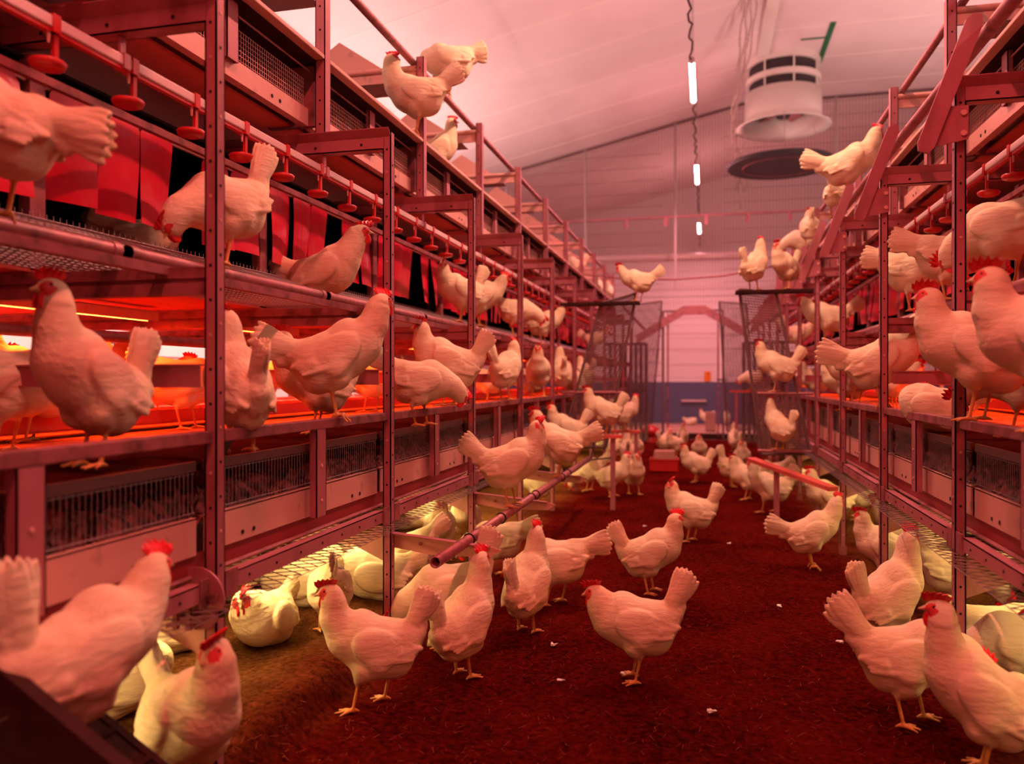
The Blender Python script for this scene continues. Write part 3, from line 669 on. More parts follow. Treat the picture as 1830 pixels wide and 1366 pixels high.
wing_bars(t, [((-1.30, 7.2, 1.0), (-.73, 7.2, 1.0))], ((-1.29, 7.2, 1.815), (-.58, 7.2, 1.815)))
ramp('mesh wing panel nearest the wire door on the left side', [(-1.15, 13.2, 2.35), (-.70, 13.2, 2.4), (-.86, 13.2, .40), (-1.3, 13.2, .35)])
# perch shelves below the wings
def shelf(label, p0, p1, leg):
    t = thing('perch_shelf', label, 'perch', p0); a = Vector(p0); d = Vector(p1)-a
    w = Vector((-d.y, d.x, 0)).normalized()*.04
    MB().prism([-w, w, d+w, d-w], (0, 0, .03)).build('plank', 'board', t)
    for q in leg:
        p = d*q; MB().box((p.x-.02, p.y-.02, -a.z-.03), (p.x+.02, p.y+.02, p.z)).build('leg', 'steel', t)
shelf('narrow perch shelf slanting out below the right mesh wing', (.36, 6.9, .44), (.86, 5.9, .34), (.35,))
shelf('small wire step standing out from the left rack behind the perch pole', (-1.26, 6.9, .61), (-.70, 6.9, .61), (.85,))
shelf('slim perch bar standing out from the left rack far along the aisle', (-1.27, 9.45, .49), (-.75, 9.45, .49), (.9,))
shelf('dim perch bar behind the netting at the end of the right rack', (.35, 12.8, .92), (.86, 12.8, .92), (.2,))
# dark end panels that close the racks
for s, xx in ((-1, -1.02), (1, .62)):
    t = thing('end_panel', f'dark slatted panel closing the far end of the {side_word(s)} rack', 'panel', (xx, 14.1, 0))
    for k in range(8): MB().box((s*.09*k-.03, 0, .05), (s*.09*k+.03, .02, 1.75)).build('slat', 'wire_dark', t)
    for z in (.06, .9, 1.72): MB().box((0, .02, z), (s*.7, .04, z+.05)).build('batten', 'wire_dark', t)
    b = MB(); b.prism([(s*.02, .05, 1.95), (s*.02, .05, 2.02), (s*.42, .05, 2.45), (s*.42, .05, 2.38)], (0, .03, 0)); b.build('brace', 'steel_dirty', t)

# dark wooden ramp in the near left corner
t = thing('ramp', 'dark out-of-focus wooden ramp in the near left corner', 'ramp', (-1.262, 1.20, .61))
d = Vector((.287, 0, -.17)).normalized(); A_ = d*-.18; B_ = d*.46
def strip(y0, y1, up, dn): return MB().prism([(A_.x, y0, A_.z+up), (B_.x, y0, B_.z+up), (B_.x, y0, B_.z-dn), (A_.x, y0, A_.z-dn)], (0, y1-y0, 0))
strip(-.03, 0, 0, .30).build('side_board', 'board_dark', t); strip(.28, .30, -.25, .29).build('side_board', 'board_dark', t)
strip(0, .28, -.255, .275).build('deck', 'board_dark', t)
for k in range(5):
    p = d*(-.10+.105*k); MB().box((p.x-.012, 0, p.z-.258), (p.x+.012, .28, p.z-.250)).build('cleat', 'board_dark', t)

# scraps of down on the litter
rs = random.Random(21)
for (px, py) in ((-.62, 3.28), (-.30, 3.02), (.15, 5.6), (-.45, 6.1), (-.62, 5.85), (-.25, 5.1), (.55, 3.6), (.35, 4.1), (-.52, 2.9), (.02, 2.75)):
    b = MB(); 
    for k in range(5): b.add([(rs.uniform(-.018, .018), rs.uniform(-.018, .018), rs.uniform(0, .012)) for _ in range(4)], [(0, 1, 2), (0, 2, 3), (0, 3, 1), (1, 3, 2)])
    o = b.build('down_tuft', 'downy'); o.location = (px, py, ground(px, py)+.001)
    tag(o, 'small pale tuft of down lying on the dark litter', 'feather', 'tufts of down on the litter')

# ---------------------------------------------------------------- hens
# A hen faces +X, stands on z = 0.  Its body (trunk, neck, head, beak, wings, tail, legs, toes) is one
# continuous surface, polygonised from a blend of rounded cones and ellipsoids.
def rotm(ax, deg):
    return np.array(Matrix.Rotation(math.radians(deg), 3, ax))

class Blob:
    def __init__(s): s.p = []
    def cone(s, a, b, ra, rb, k=.02, tag=0, sy=1.0):
        s.p.append(('c', np.array(a, float), np.array(b, float), ra, rb, k, tag, sy))
    def ell(s, c, r, R=None, k=.02, tag=0):
        s.p.append(('e', np.array(c, float), np.array(r, float), np.eye(3) if R is None else R, None, k, tag, 1))
    def bounds(s, pad=.03):
        lo = np.full(3, 9.); hi = np.full(3, -9.)
        for q in s.p:
            l, h = s.box(q, pad); lo = np.minimum(lo, l); hi = np.maximum(hi, h)
        return lo, hi
    @staticmethod
    def box(q, pad):
        if q[0] == 'c':
            return (np.minimum(q[1]-q[3], q[2]-q[4])-pad, np.maximum(q[1]+q[3], q[2]+q[4])+pad)
        e = np.sqrt(((q[3]*q[2][None, :])**2).sum(1))
        return q[1]-e-pad, q[1]+e+pad
    @staticmethod
    def dist(q, P):
        if q[0] == 'c':
            a, b, ra, rb, sy = q[1], q[2], q[3], q[4], q[7]
            d = P-a; ba = b-a
            if sy != 1: d = d*np.array([1, sy, 1]); ba = ba*np.array([1, sy, 1])
            t = np.clip((d@ba)/max(ba@ba, 1e-9), 0, 1)
            return np.linalg.norm(d-t[..., None]*ba, axis=-1)-(ra+(rb-ra)*t)
        l = (P-q[1])@q[3]
        k0 = np.linalg.norm(l/q[2], axis=-1); k1 = np.linalg.norm(l/(q[2]**2), axis=-1)
        return k0*(k0-1)/np.maximum(k1, 1e-6)
    def mesh(s, h=.0045):
        lo, hi = s.bounds(.012); n = np.ceil((hi-lo)/h).astype(int)+2
        F = np.full(n, .05, np.float32); T = np.zeros(n, np.int8); B = np.full(n, .05, np.float32)
        for q in s.p:
            l, u = s.box(q, .035)
            i0 = np.maximum(((l-lo)/h).astype(int), 0); i1 = np.minimum(((u-lo)/h).astype(int)+2, n)
            g = np.stack(np.meshgrid(*[lo[k]+h*np.arange(i0[k], i1[k]) for k in range(3)], indexing='ij'), -1)
            d = s.dist(q, g).astype(np.float32)
            sl = tuple(slice(i0[k], i1[k]) for k in range(3))
            f = F[sl]; k = q[5]
            m = d < B[sl]; T[sl][m] = q[6]; B[sl][m] = d[m]
            e = np.maximum(k-np.abs(f-d), 0)/k
            F[sl] = np.minimum(f, d)-e*e*k*.25
        # surface nets
        ins = F < 0
        c = np.zeros([v-1 for v in n], np.int32)
        for dx in (0, 1):
            for dy in (0, 1):
                for dz in (0, 1):
                    c += ins[dx:n[0]-1+dx, dy:n[1]-1+dy, dz:n[2]-1+dz]
        act = (c > 0) & (c < 8)
        idx = np.full(act.shape, -1, np.int64); cells = np.argwhere(act); idx[act] = np.arange(len(cells))
        acc = np.zeros((len(cells), 3)); cnt = np.zeros(len(cells))
        cor = [(0,0,0),(1,0,0),(0,1,0),(1,1,0),(0,0,1),(1,0,1),(0,1,1),(1,1,1)]
        for a in range(8):
            for b in range(a+1, 8):
                if sum(abs(cor[a][k]-cor[b][k]) for k in range(3)) != 1: continue
                A = cells+cor[a]; Bc = cells+cor[b]
                fa = F[tuple(A.T)]; fb = F[tuple(Bc.T)]
                m = (fa < 0) != (fb < 0)
                t = np.where(m, fa/np.where(m, fa-fb, 1), 0)
                acc[m] += (A+(Bc-A)*t[:, None])[m]; cnt[m] += 1
        V = lo+h*acc/cnt[:, None]
        Q = []
        for ax in range(3):
            u, v = [(1, 2), (2, 0), (0, 1)][ax]
            sa = [slice(None)]*3; sb = [slice(None)]*3
            sa[ax] = slice(0, n[ax]-1); sb[ax] = slice(1, n[ax])
            x = ins[tuple(sa)] != ins[tuple(sb)]
            E = np.argwhere(x)
            E = E[(E[:, u] > 0) & (E[:, v] > 0) & (E[:, u] < n[u]-1) & (E[:, v] < n[v]-1)]
            du = np.eye(3, dtype=int)[u]; dv = np.eye(3, dtype=int)[v]
            q = np.stack([idx[tuple(w.T)] for w in (E-du-dv, E-dv, E, E-du)], 1)
            fl = ins[tuple(E.T)]
            q[~fl] = q[~fl][:, ::-1]
            Q.append(q)
        Q = np.concatenate(Q)
        tag = T[tuple(np.clip(np.round((V-lo)/h).astype(int), 0, n-1).T)]
        return V, Q, tag

def hen_pose(pitch=13, neck=((.105,.235),(.135,.30),(.14,.36)), head=(.148,.385), hyaw=0, hpitch=0, tail=52,
             tspread=17, tlen=.17, feet=((.03,.045),(-.03,-.045)), lift=(0, 0), sit=False, hy=0.0, twist=0, perch=False, flufF=1.0, zb=.205):
    """builds (body mesh data, head frame) ; all lengths in metres"""
    b = Blob()
    zc = .088 if sit else zb
    piv = np.array([-.01, 0, zc]); R = rotm('Y', -pitch)
    def tr(x, y, z): return piv+R@np.array([x, y, z])
    w = flufF
    # trunk
    b.ell(tr(0, 0, 0), (.135, .083*w, .094), R)
    b.ell(tr(.065, 0, .012), (.082, .072*w, .088), R, .04)
    b.ell(tr(-.085, 0, .012), (.10, .066*w, .07), R, .04)
    b.ell(tr(-.07, 0, -.045), (.085, .068*w, .062), R, .03)
    b.cone(tr(-.12, 0, .03), tr(-.175, 0, .055), .05, .028, .04)
    # neck
    P = [tr(.075, 0, .03)]+[np.array([p[0], p[2] if len(p) > 2 else 0, p[1]]) for p in neck]+[np.array([head[0]-.012, hy, head[1]-.012])]
    rad = [.078, .060, .043, .032, .025, .022, .021]
    rr = np.interp(np.linspace(0, 1, len(P)), np.linspace(0, 1, 5), rad[:5])
    for i in range(len(P)-1): b.cone(P[i], P[i+1], rr[i], rr[i+1], .035)
    # head
    H = np.array([head[0], hy, head[1]])
    RH = rotm('Z', hyaw)@rotm('Y', hpitch)
    def th(x, y, z): return H+RH@np.array([x, y, z])
    b.ell(H, (.030, .0205, .0235), RH, .015)
    b.cone(th(.018, 0, -.002), th(.047, 0, -.010), .011, .0035, .006, 3)
    for s in (-1, 1): b.ell(th(.012, s*.0125, -.002), (.019, .0085, .016), RH, .004, 2)
    # wings: covert slab, secondaries, folded primaries
    for s in (-1, 1):
        Rw = R@rotm('X', s*6)@rotm('Y', -7)@rotm('Z', s*7)
        b.ell(tr(-.005, s*.073*w, .012), (.105, .024, .060), Rw, .009)
        for j in range(4):
            Rf = R@rotm('Z', s*9)@rotm('Y', -6-5*j+6)
            b.ell(tr(-.075-.012*j, s*(.077-.006*j)*w, -.022+.017*j), (.085-.006*j, .0105, .0130), Rf, .004)
        b.cone(tr(-.10, s*.062*w, .0), tr(-.185, s*.04, .012), .022, .008, .008)
    # tail fan
    T0 = tr(-.135, 0, .05); ta = 180-tail
    for s in (-1, 1):
        for j in range(6):
            f = (j-2.5)/2.5
            a = math.radians(ta+f*tspread)
            L = tlen*(1-.06*abs(f-.2))
            d = np.array([math.cos(a), 0, math.sin(a)])
            side = s*(.006+.010*(1-abs(f)))
            c = T0+d*L*.56+np.array([0, side*1.3, 0])
            Rf = rotm('Z', s*3)@rotm('Y', -math.degrees(a))
            b.ell(c, (L*.5, .0062, .0205), Rf, .004)
    a = math.radians(ta-4); d = np.array([math.cos(a), 0, math.sin(a)])
    b.cone(T0-d*.03, T0+d*tlen*.5, .05, .026, .02, 0, 1.6)
    a = math.radians(ta+tspread+10); d = np.array([math.cos(a), 0, math.sin(a)])
    b.cone(T0-d*.02+np.array([0, 0, -.02]), T0+d*tlen*.42+np.array([0, 0, -.015]), .045, .016, .015, 0, 1.4)
    # legs
    if not sit:
        for s, (fx, fy), lf in ((1, feet[0], lift[0]), (-1, feet[1], lift[1])):
            hip = tr(-.012, s*.042, -.045)
            foot = np.array([fx, fy, .010+lf])
            hock = np.array([fx-.022, fy*.95, .092+lf*.7])
            knee = (hip+hock)/2+np.array([.022, 0, .012])
            b.cone(hip, knee, .052, .040, .03); b.cone(knee, hock+np.array([.003, 0, .010]), .037, .0125, .02)
            b.cone(hock, foot, .0072, .0062, .008, 1)
            for an, ln in ((28, .05), (-2, .058), (-32, .05), (180, .027)):
                an = math.radians(an+(s*6))
                m = foot+np.array([math.cos(an)*ln*.5, math.sin(an)*ln*.5, -.001 if not perch else .001])
                dz = -.0055 if not perch else -.022
                if lf > 0: dz = -.03
                b.cone(foot, m, .0058, .0052, .004, 1)
                b.cone(m, foot+np.array([math.cos(an)*ln, math.sin(an)*ln, dz]), .0052, .0036, .004, 1)
    V, Q, tag = b.mesh()
    fx = lambda x: np.where(x < .09, x*.80, x-.018)            # compact trunk: short back, head and neck untouched
    V[:, 0] = fx(V[:, 0]); H = H.copy(); H[0] = float(fx(H[0]))
    return V, Q, tag, H, RH

def flat_red(name, pts, th, m):
    """a plate: outline pts in (x, z), thickness th along y, edges rounded in"""
    bm = bmesh.new(); n = len(pts); rows = []
    cx = sum(p[0] for p in pts)/n; cz = sum(p[1] for p in pts)/n
    for y, s in ((-th/2, .86), (-th*.22, 1), (th*.22, 1), (th/2, .86)):
        rows.append([bm.verts.new((cx+(x-cx)*s, y, cz+(z-cz)*s)) for x, z in pts])
    for a, b_ in zip(rows, rows[1:]):
        for i in range(n): bm.faces.new((a[i], a[(i+1) % n], b_[(i+1) % n], b_[i]))
    bm.faces.new(rows[0][::-1]); bm.faces.new(rows[-1])
    bmesh.ops.triangulate(bm, faces=[f for f in bm.faces if len(f.verts) > 4])
    bmesh.ops.recalc_face_normals(bm, faces=bm.faces)
    me = bpy.data.meshes.new(name); bm.to_mesh(me); bm.free(); me.materials.append(m)
    return me

def comb_mesh(name, flop):
    pts = [(.026, -.001), (.036, .010), (.037, .026), (.029, .020), (.025, .040), (.016, .026), (.008, .047), (.001, .029),
           (-.010, .046), (-.014, .027), (-.027, .038), (-.027, .020), (-.042, .024), (-.034, .008), (-.024, .002), (-.006, .006), (.012, .004)]
    me = flat_red(name, pts, .008, M['comb'])
    for v in me.vertices:
        z = max(v.co.z-.008, 0); v.co.y += flop*z*z*22; v.co.z -= abs(flop)*z*z*7
    return me
def wattle_mesh(name):
    pts = [(.010+.011*math.cos(t)*(1-.25*math.sin(t)), -.020+.0215*math.sin(t)) for t in [k*math.pi/7 for k in range(14)]]
    return flat_red(name, pts, .007, M['comb'])
def eye_mesh():
    bm = bmesh.new(); bmesh.ops.create_uvsphere(bm, u_segments=10, v_segments=8, radius=.0042)
    me = bpy.data.meshes.new('eye'); bm.to_mesh(me); bm.free(); me.materials.append(M['eye'])
    for p in me.polygons: p.use_smooth = True
    return me

HEN = {}
def make_kind(kind, flop=1.0, **kw):
    V, Q, tag, Hd, RH = hen_pose(**kw)
    me = bpy.data.meshes.new('hen_'+kind)
    me.from_pydata(V.tolist(), [], Q.tolist())
    for m in ('feather', 'shank', 'red_skin', 'beak'): me.materials.append(M[m])
    tg = np.sort(tag[Q], axis=1)[:, 1]
    me.polygons.foreach_set('material_index', tg.astype(np.int32))
    me.polygons.foreach_set('use_smooth', np.ones(len(Q), bool))
    # one round of smoothing
    me.update()
    HEN[kind] = (me, comb_mesh('comb_'+kind, flop), Vector(Hd), Matrix(RH.tolist()))

KINDS = {
 'alert':   dict(),
 'stride':  dict(pitch=6, neck=((.108,.245),(.145,.305),(.152,.365)), head=(.165,.392), hpitch=4, tail=58, feet=((.085,.045),(-.045,-.045))),
 'low':     dict(pitch=2, neck=((.11,.225),(.14,.265),(.15,.295)), head=(.168,.318), hpitch=8, tail=58, tlen=.18, feet=((.0,.045),(.01,-.04)), flop=.9),
 'peck':    dict(pitch=-14, neck=((.11,.18),(.165,.13),(.19,.085)), head=(.205,.055), hpitch=62, tail=28, tlen=.17),
 'graze':   dict(pitch=-6, neck=((.12,.205),(.17,.185),(.20,.16)), head=(.222,.14), hpitch=48, tail=24, tlen=.17, feet=((.055,.045),(-.045,-.045))),
 'sit':     dict(sit=True, pitch=4, neck=((.09,.125),(.125,.16),(.135,.18)), head=(.155,.200), hpitch=10, hyaw=30, tail=14, tlen=.15, flufF=1.12),
 'doze':    dict(sit=True, pitch=2, neck=((.085,.13),(.10,.135,.02),(.085,.150,.045)), head=(.06,.160), hy=.062, hyaw=150, hpitch=35, tail=16, tlen=.13, flufF=1.15),
 'stretch': dict(pitch=6, neck=((.115,.235),(.155,.28),(.18,.325)), head=(.20,.35), hpitch=4, tail=26, tlen=.19),
 'face':    dict(pitch=10, neck=((.105,.24),(.135,.305),(.14,.36)), head=(.142,.388), hyaw=-72, hpitch=10, tail=32, tlen=.18),
 'facel':   dict(pitch=8, neck=((.105,.24),(.135,.30),(.14,.35)), head=(.142,.378), hyaw=70, hpitch=10, tail=60, tlen=.17),
 'tall':    dict(pitch=22, neck=((.085,.27),(.10,.34),(.105,.40)), head=(.117,.43), hpitch=-4, tail=66, tlen=.16, feet=((.0,.04),(-.01,-.04))),
 'preen':   dict(pitch=-4, neck=((.10,.215),(.13,.235,.03),(.11,.225,.075)), head=(.085,.205), hy=.10, hyaw=165, hpitch=35, tail=8, tlen=.16, tspread=24, feet=((.0,.04),(-.01,-.04)), flufF=1.1, perch=True),
 'perch':   dict(pitch=-4, neck=((.11,.255),(.138,.315),(.14,.37)), head=(.140,.392), hyaw=165, hpitch=0, tail=30, tlen=.19, feet=((.0,.03),(-.005,-.03)), perch=True),
 'roost':   dict(pitch=10, neck=((.105,.235),(.13,.29),(.135,.34)), head=(.147,.36), hpitch=8, tail=40, feet=((.0,.035),(-.005,-.035)), perch=True),
}

KINDS.update({
 'preenr':   dict(KINDS['preen'], neck=((.10,.215),(.13,.235,-.03),(.11,.225,-.075)), hy=-.10, hyaw=-165),
 'dozer':    dict(KINDS['doze'], neck=((.085,.13),(.10,.135,-.02),(.085,.150,-.045)), hy=-.062, hyaw=-150),
 'peckup':   dict(KINDS['peck'], pitch=-8, neck=((.115,.19),(.17,.165),(.195,.135)), head=(.21,.115), hpitch=58, tail=66, tlen=.18),
 'lowtail':  dict(pitch=16, neck=((.10,.25),(.135,.31),(.145,.36)), head=(.158,.385), tail=-14, tlen=.20, feet=((0,.035),(-.005,-.035)), perch=True),
 'stretchup':dict(pitch=16, neck=((.10,.255),(.14,.32),(.155,.375)), head=(.17,.40), hyaw=28, hpitch=-2, tail=14, tlen=.20, feet=((.005,.035),(-.01,-.035)), perch=True),
 'perchlow': dict(pitch=10, neck=((.10,.245),(.135,.31),(.142,.365)), head=(.155,.388), tail=18, tlen=.20, feet=((.0,.035),(-.01,-.035)), perch=True),
 'walkfwd':  dict(pitch=6, neck=((.115,.235),(.155,.28),(.185,.325)), head=(.205,.345), hpitch=6, tail=42, tlen=.19, feet=((.06,.045),(-.04,-.045))),
 'grazelow': dict(pitch=-5, neck=((.12,.205),(.17,.185),(.20,.16)), head=(.222,.14), hpitch=48, tail=10, tlen=.19, feet=((.055,.045),(-.045,-.045))),
 'strideup': dict(pitch=10, neck=((.108,.235),(.15,.28),(.17,.325)), head=(.185,.348), hpitch=4, tail=80, tlen=.19, feet=((.03,.045),(-.03,-.045))),
 'nestsit':  dict(sit=True, pitch=14, neck=((.09,.16),(.125,.215),(.14,.25)), head=(.165,.270), hpitch=2, tail=12, tlen=.15),
 'walklow':  dict(pitch=4, neck=((.115,.225),(.155,.235),(.18,.225)), head=(.205,.205), hpitch=30, tail=42, tlen=.19, feet=((.06,.045),(-.04,-.045))),
})

